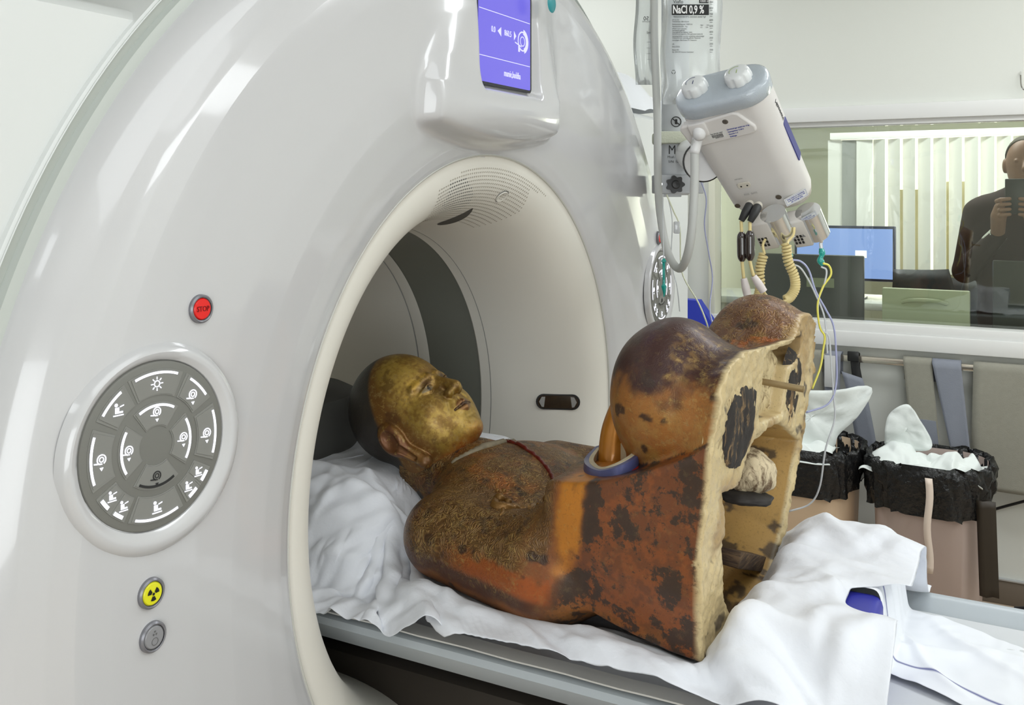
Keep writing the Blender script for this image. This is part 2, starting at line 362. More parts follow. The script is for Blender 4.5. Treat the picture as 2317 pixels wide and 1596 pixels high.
# emblem and text bits
MB().add(*lathe([(0, .002), (.014, .002), (.017, 0)], 20, frame((0, 1, 0), (0, 0, 1), (1, 0, 0), (.079, .085, 1.812)))).build('emblem', mat('teal_print', (.02, .25, .28), .4), ct)
text('maker_letters', 'SIEMENS', .075, mat('dark_letters', (.03, .03, .03), .5), frame((0, 1, 0), (0, 0, 1), (1, 0, 0), (-.029, 0, 0)), ct, x=1.075, y=1.592, sx=.62, align='LEFT') if False else text('maker_letters', 'S', .05, mat('dark_letters', (.03, .03, .03), .5), frame((0, 1, 0), (0, 0, 1), (1, 0, 0), (-.029, 0, 0)), ct, x=1.10, y=1.585)
# ---- control panels
M_pg = mat('panel_grey', (.17, .17, .155), .45); M_pb = mat('panel_button_grey', (.215, .215, .20), .4)
M_lit = mat('lit_symbol', (.8, .8, .9), .4, emit=(.86, .88, 1), es=1.25); M_unlit = mat('unlit_symbol', (.02, .02, .02), .4)
def icon(mb, kind, cx, cy, fr, s=1.0, z=.0042):
    q = lambda L: [(cx+s*a, cy+s*b) for a, b in L]; f2 = frame(fr[1][0], fr[1][1], fr[1][2], tf(fr, [(cx, cy, 0)])[0]); z1 = z+.0004
    if kind == 'sun':
        mb.add(*sector(.0032*s, .0045*s, 0, 2*PI, z, z1, f2, 14))
        for i in range(8):
            a = i*PI/4; c, s_ = math.cos(a), math.sin(a)
            mb.add(*prism([(cx+s*(.0055*c-.0006*s_), cy+s*(.0055*s_+.0006*c)), (cx+s*(.0055*c+.0006*s_), cy+s*(.0055*s_-.0006*c)), (cx+s*(.0088*c+.0006*s_), cy+s*(.0088*s_-.0006*c)), (cx+s*(.0088*c-.0006*s_), cy+s*(.0088*s_+.0006*c))], z, z1, fr))
    elif kind == 'ring':
        mb.add(*sector(.0050*s, .0064*s, R(-60), R(250), z, z1, f2, 14)); mb.add(*sector(.0022*s, .0034*s, 0, 2*PI, z, z1, f2, 12))
        mb.add(*prism(q([(-.010, -.003), (.001, -.0045), (.001, -.006), (-.010, -.0045)]), z, z1, fr))
        mb.add(*prism(q([(-.0012, -.013), (0, -.0155), (.0012, -.013)])[::-1] if False else q([(0, -.0135), (.0025, -.0095), (-.0025, -.0095)]), z, z1, fr))
    else:
        mb.add(*sector(0.0001, .0022*s, 0, 2*PI, z, z1, frame(fr[1][0], fr[1][1], fr[1][2], tf(fr, [(cx-.003*s, cy+.006*s, 0)])[0]), 10))
        mb.add(*prism(q([(-.0045, .003), (.001, .003), (.001, -.002), (.006, -.002), (.006, -.0042), (-.0045, -.0042)])[::-1], z, z1, fr))
        mb.add(*prism(q([(-.007, -.0058), (.007, -.0058), (.007, -.0072), (-.007, -.0072)])[::-1], z, z1, fr))
        mb.add(*prism(q([(.002, .004), (.0075, .0055), (.0075, .0042), (.002, .0028)])[::-1], z, z1, fr))
def control_panel(cy, cz, tilt):
    n = np.array([math.cos(tilt), math.sin(tilt), 0]); ex = np.array([-math.sin(tilt), math.cos(tilt), 0]); ez = np.array([0, 0, 1.])
    c = np.array([.040, cy, cz]); fr = frame(ex, ez, n, c)
    bz = MB()
    A = 72; V = []
    for r, z, off in ((.114, -.010, 1), (.110, -.003, 1), (.106, .001, .8), (.101, .0025, .5), (.096, .0015, .2), (.0905, -.002, 0), (.0895, -.005, 0)):
        for i in range(A):
            a = 2*PI*i/A; V.append(tf(fr, [((r*math.cos(a)+.004*off), r*math.sin(a)-.005*off, z)])[0])
    bz.add(V, [(i*A+j, i*A+(j+1) % A, (i+1)*A+(j+1) % A, (i+1)*A+j) for i in range(6) for j in range(A)])
    bez = bz.build('panel_bezel', M_shell, ct)
    fr = (fr[0]-n*.004, fr[1]); p = MB().add(*lathe([(0, .003), (.086, .003), (.0885, .0022), (.0897, 0)], 72, fr)).build('control_panel', M_pg, ct)
    lit = MB(); dark = MB()
    def btn(r0, r1, a0, a1):
        m_ = MB()
        z0, z1 = .0028, .0044
        m_.add(*sector(r0-.0008, r1+.0008, R(a0)-.02, R(a1)+.02, z0, z1-.0007, fr, 8)); m_.add(*sector(r0+.0006, r1-.0006, R(a0)+.02, R(a1)-.02, z1-.0007, z1, fr, 8))
        m_.build('button', M_pb, p, smooth=False)
    def arc(M, r, a0, a1, w=.0013): M.add(*sector(r-w, r+w, R(a0), R(a1), .0046, .0052, fr, 12))
    for k, (am, ic) in enumerate(((90, 1), (0, 1), (180, 1), (270, 0))):
        btn(.0215, .0455, am-36, am+36); arc(lit if ic else dark, .0428, am-30, am+30)
        icon(lit if ic else dark, 'ring', .034*math.cos(R(am)), .034*math.sin(R(am))+(.002), fr, .8, .0047)
    for am, ic, hw, sp_ in ((90, 'sun', 21, 0), (45, 'ring', 12, 0), (0, 'ring', 19, 0), (180, 'ring', 19, 0), (135, 'man', 12, 0), (270, 'man', 21, 0), (-45, 'man', 13, 1), (225, 'man', 13, 1)):
        if not sp_:
            btn(.054, .080, am-hw-3, am+hw+3); arc(lit, .0772, am-hw+1, am+hw-1); icon(lit, ic, .0655*math.cos(R(am)), .0655*math.sin(R(am)), fr, .85, .0047)
        else:
            for q in (-1, 1):
                b0 = am+q*8; btn(.056, .080, b0-7, b0+7); arc(lit, .0772, b0-4.5, b0+4.5, .0019); icon(lit, 'man', .067*math.cos(R(b0)), .067*math.sin(R(b0)), fr, .72, .0047)
    lit.build('lit_symbol', M_lit, p, smooth=False); dark.build('dark_symbol', M_unlit, p, smooth=False)
    p['label'] = 'round grey control panel with glowing white symbols on the %s side of the scanner' % ('left' if cy < 0 else 'right')
control_panel(-.778, 1.196, -.07); control_panel(.776, 1.234, .05)
def round_button(cy, cz, col, name, label, rad=.0165, tilt=-.05):
    n = np.array([math.cos(tilt), math.sin(tilt), 0]); ex = np.array([-math.sin(tilt), math.cos(tilt), 0])
    fr = frame(ex, (0, 0, 1), n, (.0335, cy, cz))
    b = MB().add(*lathe([(rad*.78, .006), (rad*.86, .0066), (rad*.97, .005), (rad, 0)], 40, fr)).build(name, mat('button_ring', (.20, .20, .22), .3, .3), ct)
    b['label'] = label
    c = MB().add(*lathe([(0, .0068), (rad*.66, .0064), (rad*.74, .005), (rad*.79, .001)], 40, fr)).build('button_cap', mat(name+'_cap', col, .35, coat=.3), b)
    return b, fr
b, fr = round_button(-.713, 1.334, (.72, .012, .01), 'stop_button', 'red stop button in a grey ring'); text('button_text', 'STOP', .0085, mat('dark_red', (.16, .0, .0), .5), fr, b, z=.0069, sx=.85)
round_button(.768, 1.357, (.72, .012, .01), 'stop_button', 'red stop button on the far side of the scanner', tilt=.02)
b, fr = round_button(-.782, 1.040, (.72, .70, .02), 'radiation_button', 'yellow button with black radiation trefoil')
mb = MB(); mb.add(*lathe([(0, .0073), (.0016, .0073)], 12, fr))
for i in range(3): mb.add(*sector(.0026, .0072, R(-90+120*i-27), R(-90+120*i+27), .0069, .0073, fr, 6))
mb.build('trefoil', M_black, b, smooth=False)
b, fr = round_button(-.780, .993, (.26, .26, .27), 'release_button', 'grey round button with faint symbols')
mb = MB()
for i in range(3): mb.add(*sector(.001, .0028, R(90+120*i-27), R(90+120*i+27), .0069, .0071, frame(*fr[1], tf(fr, [(0, .0045, 0)])[0]), 5))
mb.add(*sector(.0036, .0041, 0, 2*PI, .0069, .0071, frame(*fr[1], tf(fr, [(0, -.004, 0)])[0]), 24)); mb.build('symbol', mat('faint_symbol', (.12, .12, .12), .5), b, smooth=False)
# ------------------------------------------------------------------ patient table
tb = thing('patient_table', 'long grey scanner table with curved tray sides running out of the bore', 'table', (.6, 0, 0))
def sweep(prof, x0, x1, n=2, fx=None):
    V = []; k = len(prof)
    for i in range(n):
        x = x0+(x1-x0)*i/(n-1)
        for y, z in prof: V.append((x, y*(fx(x) if fx else 1), z))
    return V, [(i*k+j, (i+1)*k+j, (i+1)*k+(j+1) % k, i*k+(j+1) % k) for i in range(n-1) for j in range(k)]+[tuple(range(k))[::-1], tuple((n-1)*k+j for j in range(k))]
cr = [(-.275, .790), (-.285, .786), (-.288, .776), (-.262, .742), (-.255, .738), (-.235, .728), (-.16, .690), (0, .668), (.16, .690), (.235, .728), (.262, .742), (.288, .776), (.285, .786), (.275, .790), (.262, .785), (.23, .748), (0, .735), (-.23, .748), (-.262, .785)]
MB().add(*sweep(cr, -.75, 2.2, 30)).build('tray', M_grey, tb, ang=50)
mt = [(-.225, .752), (-.24, .760), (-.235, .768), (0, .772), (.235, .768), (.24, .760), (.225, .752), (0, .738)]
MB().add(*sweep(mt, -.7, 2.1, 20)).build('mattress', mat('white_vinyl', (.80, .80, .80), .5), tb, ang=40)
MB().add(*sweep([(-.252, .792), (-.285, .795), (-.287, .7985), (-.252, .7965)], -.7, .9, 40, lambda x: 1+.004*math.sin(x*40))).build('edge_felt', mat('felt_white', (.62, .62, .60), .9), tb)
mb = MB(); mb.add(*box((.06, -.16, .0), (2.1, .16, .12), .03)); mb.add(*box((.08, -.14, .12), (1.9, .14, .62), .03)); mb.add(*box((-.30, -.17, .56), (2.2, .17, .672), .02)); mb.build('pedestal_and_shade_box', mat('pedestal_shade_dark', (.035, .028, .022), .5), tb)  # dark colour and added top box stand in for shade under the tray
# ------------------------------------------------------------------ implicit modelling kit
class Vol:
    def __init__(s, lo, hi, h):
        s.lo = np.array(lo, float); s.h = h; n = [int((b-a)/h)+2 for a, b in zip(lo, hi)]; s.n = n
        ax = [np.float32(s.lo[i]+h*np.arange(n[i])) for i in range(3)]
        s.X, s.Y, s.Z = ax[0][:, None, None], ax[1][None, :, None], ax[2][None, None, :]
def ell(p, c, r, Rm=None):
    d = [p[i]-c[i] for i in range(3)]
    if Rm is not None: d = [d[0]*Rm[i][0]+d[1]*Rm[i][1]+d[2]*Rm[i][2] for i in range(3)]
    k0 = np.sqrt((d[0]/r[0])**2+(d[1]/r[1])**2+(d[2]/r[2])**2)
    k1 = np.sqrt((d[0]/r[0]**2)**2+(d[1]/r[1]**2)**2+(d[2]/r[2]**2)**2)+1e-6
    return k0*(k0-1)/k1
def rcone(p, a, b, ra, rb, sc=(1, 1, 1)):
    a = np.array(a, float); b = np.array(b, float); ba = b-a; l2 = ba@ba
    d = [p[i]-a[i] for i in range(3)]; t = np.clip((d[0]*ba[0]+d[1]*ba[1]+d[2]*ba[2])/l2, 0, 1)
    return np.sqrt((d[0]-ba[0]*t)**2*sc[0]+(d[1]-ba[1]*t)**2*sc[1]+(d[2]-ba[2]*t)**2*sc[2])-(ra+(rb-ra)*t)
def smin(a, b, k): h = np.clip(.5+.5*(b-a)/k, 0, 1); return b*(1-h)+a*h-k*h*(1-h)
def smax(a, b, k): return -smin(-a, -b, k)
def nets(f, lo, h):
    """naive surface nets: signed field -> verts, quads"""
    ins = f < 0; nx, ny, nz = f.shape
    cell = np.zeros((nx-1, ny-1, nz-1), np.uint8)
    for i in (0, 1):
        for j in (0, 1):
            for k in (0, 1): cell += ins[i:nx-1+i, j:ny-1+j, k:nz-1+k]
    I = np.argwhere((cell > 0) & (cell < 8)); idx = -np.ones(cell.shape, np.int32); idx[tuple(I.T)] = np.arange(len(I))
    P = np.zeros((len(I), 3)); W = np.zeros(len(I))
    for c in ((0, 0, 0), (0, 0, 1), (0, 1, 0), (0, 1, 1), (1, 0, 0), (1, 0, 1), (1, 1, 0), (1, 1, 1)):
        for a in range(3):
            if c[a]: continue
            e = np.array(c); g = e.copy(); g[a] = 1
            A = f[tuple((I+e).T)]; B = f[tuple((I+g).T)]; m = (A < 0) != (B < 0)
            t = np.where(m, A/np.where(m, A-B, 1), 0); Q = e[None]+(g-e)[None]*t[:, None]
            P[m] += Q[m]; W[m] += 1
    V = lo+h*(I+P/W[:, None]); Q = []
    for a in range(3):
        b, c = (a+1) % 3, (a+2) % 3
        s0 = [slice(None)]*3; s1 = [slice(None)]*3; s0[a] = slice(0, -1); s1[a] = slice(1, None)
        ch = ins[tuple(s0)] != ins[tuple(s1)]; E = np.argwhere(ch)
        ok = (E[:, b] > 0) & (E[:, c] > 0) & (E[:, b] < f.shape[b]-1) & (E[:, c] < f.shape[c]-1); E = E[ok]
        flip = ins[tuple(E.T)]
        eb = np.zeros(3, int); eb[b] = 1; ec = np.zeros(3, int); ec[c] = 1
        q = np.stack([idx[tuple((E-eb-ec).T)], idx[tuple((E-ec).T)], idx[tuple(E.T)], idx[tuple((E-eb).T)]], 1)
        q[~flip] = q[~flip][:, ::-1]; Q.append(q)
    return V, np.vstack(Q)
def qmesh(name, V, Q, m, parent=None):
    me = bpy.data.meshes.new(name); V = np.asarray(V, np.float32)
    if parent is not None: V = V-np.array(parent_loc(parent), np.float32)
    me.vertices.add(len(V)); me.vertices.foreach_set('co', V.ravel()); Q = np.asarray(Q, np.int32)
    me.loops.add(Q.size); me.loops.foreach_set('vertex_index', Q.ravel()); me.polygons.add(len(Q))
    me.polygons.foreach_set('loop_start', np.arange(len(Q), dtype=np.int32)*4); me.update(calc_edges=True); me.validate()
    me.shade_smooth(); me.materials.append(m); o = bpy.data.objects.new(name, me); return link(o, parent)
def nz3(P, sc, seed=0, octs=3):
    """cheap smooth value noise on points, -1..1"""
    P = np.asarray(P, float)*sc+seed*17.31; out = 0; amp = 1; tot = 0
    for o_ in range(octs):
        i = np.floor(P).astype(np.int64); f = P-i; f = f*f*(3-2*f); acc = 0
        for a in (0, 1):
            for b in (0, 1):
                for c in (0, 1):
                    k = (i[:, 0]+a)*73856093 ^ (i[:, 1]+b)*19349663 ^ (i[:, 2]+c)*83492791
                    k = (k*2654435761) & 0xffffffff; k = ((k >> 13) ^ k) & 0xffff
                    w = (f[:, 0] if a else 1-f[:, 0])*(f[:, 1] if b else 1-f[:, 1])*(f[:, 2] if c else 1-f[:, 2]); acc = acc+w*(k/32768.-1)
        out = out+amp*acc; tot += amp; amp *= .5; P = P*2.03+5.7
    return out/tot
def sst(a, b, x): t = np.clip((x-a)/(b-a), 0, 1); return t*t*(3-2*t)
def setattr_col(o, name, C):
    at_ = o.data.color_attributes.new(name, 'FLOAT_COLOR', 'POINT'); C = np.asarray(C, np.float32)
    if C.shape[1] == 3: C = np.hstack([C, np.ones((len(C), 1), np.float32)])
    at_.data.foreach_set('color', C.ravel())
# ------------------------------------------------------------------ the gilded statue
BETA = R(5.0); PSI = R(2.0)
sa = np.array([-math.cos(BETA)*math.cos(PSI), math.cos(BETA)*math.sin(PSI), math.sin(BETA)])      # towards the head
sy = np.array([math.sin(PSI), math.cos(PSI), 0]); sh = np.array([math.sin(BETA), 0, math.cos(BETA)]); sh = sh-sa*(sh@sa); sh /= np.linalg.norm(sh)
SO = np.array([.463, .035, .785])
def tow(L): return SO+np.outer(L[:, 0], sa)+np.outer(L[:, 1], sy)+np.outer(L[:, 2], sh)
def tol(P): d = np.asarray(P)-SO; return np.stack([d@sa, d@sy, d@sh], -1)
st = thing('buddha_statue', 'gilded red-brown lacquered seated monk statue lying on its back on white sheets', 'statue', (.2, .035, .80))
def poly_sdf(X, Y, P):
    P = np.array(P, float); d = None; s = None
    for i in range(len(P)):
        a = P[i]; b = P[i-1]; e = b-a; wx = X-a[0]; wy = Y-a[1]; t = np.clip((wx*e[0]+wy*e[1])/(e@e), 0, 1)
        q = (wx-e[0]*t)**2+(wy-e[1]*t)**2; d = q if d is None else np.minimum(d, q)
        c1 = Y >= a[1]; c2 = Y < b[1]; c3 = e[0]*wy > e[1]*wx; f = (c1 & c2 & c3) | (~c1 & ~c2 & ~c3)
        s = f if s is None else s ^ f
    d = np.sqrt(d); return np.where(s, -d, d)
BASE = [(-.302, .36), (-.287, .42), (-.267, .445), (-.235, .46), (-.188, .468), (-.121, .463), (-.078, .460), (.006, .456), (.102, .453), (.15, .457), (.211, .453), (.242, .43), (.247, .365), (.232, .311), (.21, .261), (.18, .194), (.158, .141), (.142, .100), (.115, .066), (.085, .026), (.055, .004), (.02, -.016), (-.03, -.024), (-.11, -.012), (-.20, .022), (-.277, .049), (-.285, .09), (-.300, .144), (-.306, .20), (-.300, .279)]
HOLLOW = [(-.222, .265), (-.165, .262), (-.085, .318), (.045, .312), (.20, .245), (.182, .167), (.128, .106), (.072, .056), (-.03, .008), (-.12, .040), (-.175, .10), (-.212, .20)]
h = .0036
vb = Vol((-.012, -.335, -.06), (.665, .32, .53), h); p = (vb.X, vb.Y, vb.Z)
S_, Y_, H_ = p
tor = ell(p, (.37, 0, .068), (.20, .215, .080))
tor = smin(tor, ell(p, (.465, 0, .095), (.10, .215, .070)), .05)
tor = smin(tor, ell(p, (.465, .0, .100), (.09, .13, .055)), .05)
tor = smin(tor, rcone(p, (.555, .0, .095), (.645, -.005, .115), .080, .066), .028)
for q in (-1, 1):
    tor = smin(tor, rcone(p, (.468, q*.195, .072), (.27, q*.210, .072), .070, .078), .022)
    tor = smin(tor, rcone(p, (.29, q*.205, .080), (.24, q*.10, .140), .076, .052), .022)
pd = poly_sdf(Y_[0], H_[0], BASE)[None]
# sleeve / skirt block: lower part of the base outline swept towards the torso
hl = .238+.112*np.clip((.25-S_)/.25, 0, 1)**1.5
blk = smax(pd+.003+.38*np.clip(S_-.02, 0, 1)**1.7, H_-hl, .012)
send = .262+.075*np.clip((.16-H_)/.10, 0, 1)-.07*np.clip(Y_-(-.05), 0, .3)/.3
blk = smax(blk, S_-send, .030)
body = smin(tor, blk, .045)
sleeve = rcone(p, (.215, -.155, .195), (.25, -.205, .085), .045, .075); body = smax(smin(body, sleeve, .035), np.where(S_ < .3, H_-hl-.001, -1)*(S_ > .0), .006)
# legs: upper part of the outline, rounded off behind the knees
s1 = .125+.060*np.exp(-((Y_+.17)/.085)**2)+.035*np.exp(-((Y_-.16)/.07)**2)
leg = smax(pd+.022*np.clip(S_/.06, 0, 1)+.02+.55*np.clip(S_-.03, 0, 1)*np.clip((.37-H_)/.09, 0, 1)*(Y_ < 0), S_-s1+.02, .06)-.012
leg = smin(leg, ell(p, (.105, -.165, .378), (.088, .112, .110)), .035)
leg = smin(leg, rcone(p, (.07, -.17, .36), (.065, -.15, .24), .095, .065), .03)
leg = smin(leg, ell(p, (.068, .145, .392), (.082, .092, .102)), .03)
leg = smin(leg, rcone(p, (.075, .145, .405), (-.03, .165, .385), .086, .074), .03)
leg = smax(leg, -ell(p, (.15, .00, .47), (.085, .10, .035)), .05)
body = smin(body, leg, .012)
# neat groove under the neck collar and flattened back
body = smax(body, -(H_+.012+.35*np.clip(.1-S_, 0, 1)), .02)
skin = body
outer = np.maximum(skin, -S_+.0)
hp_ = poly_sdf(Y_[0], H_[0], HOLLOW)[None]
hol = np.maximum(np.maximum(hp_+.12*S_, pd+.016+.05*S_), S_-.17)
mid = np.maximum(np.maximum(poly_sdf(Y_[0], H_[0], [(-.075, .43), (-.04, .446), (.05, .446), (.14, .440), (.14, .41), (.065, .395), (.05, .325), (-.072, .335)])[None], S_-.022-.10*np.clip((H_-.40)/.04, 0, 1)), skin+.009)
f = np.maximum(outer, -np.minimum(hol, mid)).astype(np.float32)
f = np.broadcast_to(f, vb.n)
Vb, Qb = nets(f, vb.lo, h)
def taubin(V, Q, n=2):
    E = np.vstack([Q[:, [0, 1]], Q[:, [1, 2]], Q[:, [2, 3]], Q[:, [3, 0]]]); deg = np.bincount(E[:, 0], minlength=len(V))+np.bincount(E[:, 1], minlength=len(V))
    for k in range(n):
        for w in (.5, -.52):
            A = np.zeros_like(V)
            for c in range(3): A[:, c] = np.bincount(E[:, 0], V[E[:, 1], c], len(V))+np.bincount(E[:, 1], V[E[:, 0], c], len(V))
            V = V+w*(A/np.maximum(deg, 1)[:, None]-V)
    return V
Vb = taubin(Vb, Qb, 2)
# ---- surface colour: pigment regions in the statue's own coordinates
s_, y_, h_ = Vb.T
rgb = lambda *c: np.array([((x/255)/12.92 if x/255 <= .04045 else ((x/255+.055)/1.055)**2.4) for x in c])
ORG, DRK, GLD, YEL, PUR, BRN, CRM, GRM, RED = rgb(128, 70, 28), rgb(48, 30, 18), rgb(178, 140, 62), rgb(200, 128, 36), rgb(52, 22, 18), rgb(104, 66, 34), rgb(208, 188, 146), rgb(120, 84, 40), rgb(120, 36, 16)
n1 = nz3(Vb, 26, 1); n2 = nz3(Vb, 60, 2); n3 = nz3(Vb, 9, 3); n4 = nz3(Vb, 130, 4, 2)
C = np.tile(ORG*.75+BRN*.25, (len(Vb), 1)); K = np.zeros((len(Vb), 3))          # K: gold, emboss, patches
def put(C, col, w): return C*(1-w[:, None])+np.asarray(col)*w[:, None]
# torso and near arm: embossed old gold over brown lacquer
chest = sst(.25, .30, s_)*sst(.035, .075, h_+.0*n1)
C = put(C, GRM*.95, chest*sst(-.6, .0, n3+.3*n1)); C = put(C, rgb(160, 92, 32), chest*sst(.0, .35, n3*.8+.5*n1)*(y_ > -.14)*.9)
C = put(C, rgb(70, 48, 28), chest*sst(.15, .4, -n2-.3*n3)*.8)
K[:, 0] = .55*chest+.18; K[:, 1] = chest
# lower flank: brown orange, dark band under the arm
fl = 1-sst(.03, .075, h_+.02*n1); C = put(C, rgb(138, 84, 38), fl*.7)
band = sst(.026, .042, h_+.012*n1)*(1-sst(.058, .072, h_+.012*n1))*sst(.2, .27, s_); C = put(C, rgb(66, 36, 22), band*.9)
arm_red = sst(.055, .068, h_)*(1-sst(.085, .105, h_+.02*n2))*(s_ > .22)*(y_ < -.12)*(1-sst(.36, .44, s_)); C = put(C, rgb(160, 78, 24), arm_red*.8); K[:, 1] *= 1-arm_red*.8
# skirt and sleeve side
hlv = .238+.112*np.clip((.25-s_)/.25, 0, 1)**1.5
side = (1-sst(.20, .235, s_+.01*n1-(.12-h_)*.12))*(h_ < hlv+.004)
C = put(C, rgb(126, 68, 27), side); K[:, 2] = side; K[:, 1] *= 1-side; K[:, 0] = K[:, 0]*(1-side)+.12*side
pat = sst(.04, .12, n1*.45+n2*.6+n4*.35+.35*n3+.5*sst(.12, -.02, s_)*.5-.12*(h_ < .1)+.18*(h_ > .2)*(s_ < .17)); C = put(C, rgb(60, 38, 24), side*pat*.38)
C = put(C, rgb(150, 104, 48), side*sst(.09, .02, h_)*sst(-.1, .25, n3+.4*n1)*.75)
yel = sst(.172, .186, s_+.012*n2-.5*np.clip(.20-h_, 0, 1)**1.3)*(1-sst(.215, .235, s_+.01*n2))*sst(.105, .15, h_+.03*n1)*(h_ < hlv+.004)*(y_ < -.08); C = put(C, rgb(192, 122, 36), yel*.95); K[:, 2] *= 1-yel; K[:, 0] += .25*yel
fr_ = sst(.225, .245, s_)*(1-sst(.26, .285, s_))*(h_ > .12)*(y_ < -.06); C = put(C, rgb(112, 78, 36), fr_*.9); K[:, 1] = np.maximum(K[:, 1], fr_*.9)
# legs
lg = (h_ >= hlv+.002)*(s_ < .24); nearl = lg*(y_ < -.02); farl = lg*(y_ >= -.02)
C = put(C, rgb(150, 96, 40), nearl*1.0); C = put(C, rgb(146, 80, 30), nearl*sst(.345, .29, h_+.02*n1)*.8)
C = put(C, rgb(158, 122, 62), nearl*sst(-.3, .5, n2+.5*n1)*sst(.40, .36, h_)*.55)
C = put(C, PUR, nearl*sst(.375, .425, h_+.04*n1+.028*n2+.10*(s_-.08))); K[:, 0] = np.where(nearl > 0, .45-.35*sst(.38, .42, h_), K[:, 0]); K[:, 1] = np.where(nearl > 0, .10, K[:, 1])
C = put(C, rgb(128, 96, 48), nearl*sst(.0, .5, n2*.3+n4*.9-1.2*np.abs(s_-.03))*(h_ > .385)*(s_ < .09)*.6); K[:, 0] = np.where((nearl > 0) & (s_ < .08) & (h_ > .38), .55, K[:, 0])
C = put(C, rgb(108, 66, 36), farl*1.0); C = put(C, rgb(150, 116, 60), farl*sst(.05, .4, n1+n2*.5)*.7); C = put(C, rgb(190, 96, 30), farl*sst(.0, .3, n2)*(y_ < .06)*.7)
K[:, 0] = np.where(farl > 0, .35, K[:, 0]); K[:, 1] = np.where(farl > 0, .8, K[:, 1])
# dark holes / worn spots
C = put(C, rgb(44, 24, 16), sst(.42, .52, nz3(Vb, 42, 9, 2))*(1-side)*.9)
# red sash over the chest
sash = np.exp(-((s_-(.40+.30*(y_+.05)+.9*np.clip(y_, 0, 1)))/.010)**4)*(h_ > .07)*(y_ > -.10)*(y_ < .2); pass
# cut rim, hollow
rim = (s_ < .0075)*1.0; bare = np.clip(rim+(s_ < .16)*(np.array([0]*len(s_))), 0, 1)
ti = lambda v: v
gi = [np.clip(((Vb[:, i]-vb.lo[i])/h).astype(int), 0, vb.n[i]-1) for i in range(3)]
sk = np.broadcast_to(skin, vb.n)[gi[0], gi[1], gi[2]]; inn = (sk < -.0085)*1.0*(s_ < .185)
bare = np.clip(rim+inn, 0, 1); C = put(C, rgb(196, 176, 132), bare); C = put(C, rgb(178, 140, 76), inn*(1-rim)*(h_ < .30)*.9)
C = put(C, rgb(150, 118, 70), bare*sst(.0, .3, n3)*.7); C = put(C, rgb(66, 56, 48), bare*sst(.30, .42, nz3(Vb, 34, 5)+.25*(h_ < .08)-.1*(h_ > .3))*.85)
C = put(C, rgb(84, 62, 34), inn*sst(.1, .35, n1)*(h_ < .05)); K *= (1-bare)[:, None]
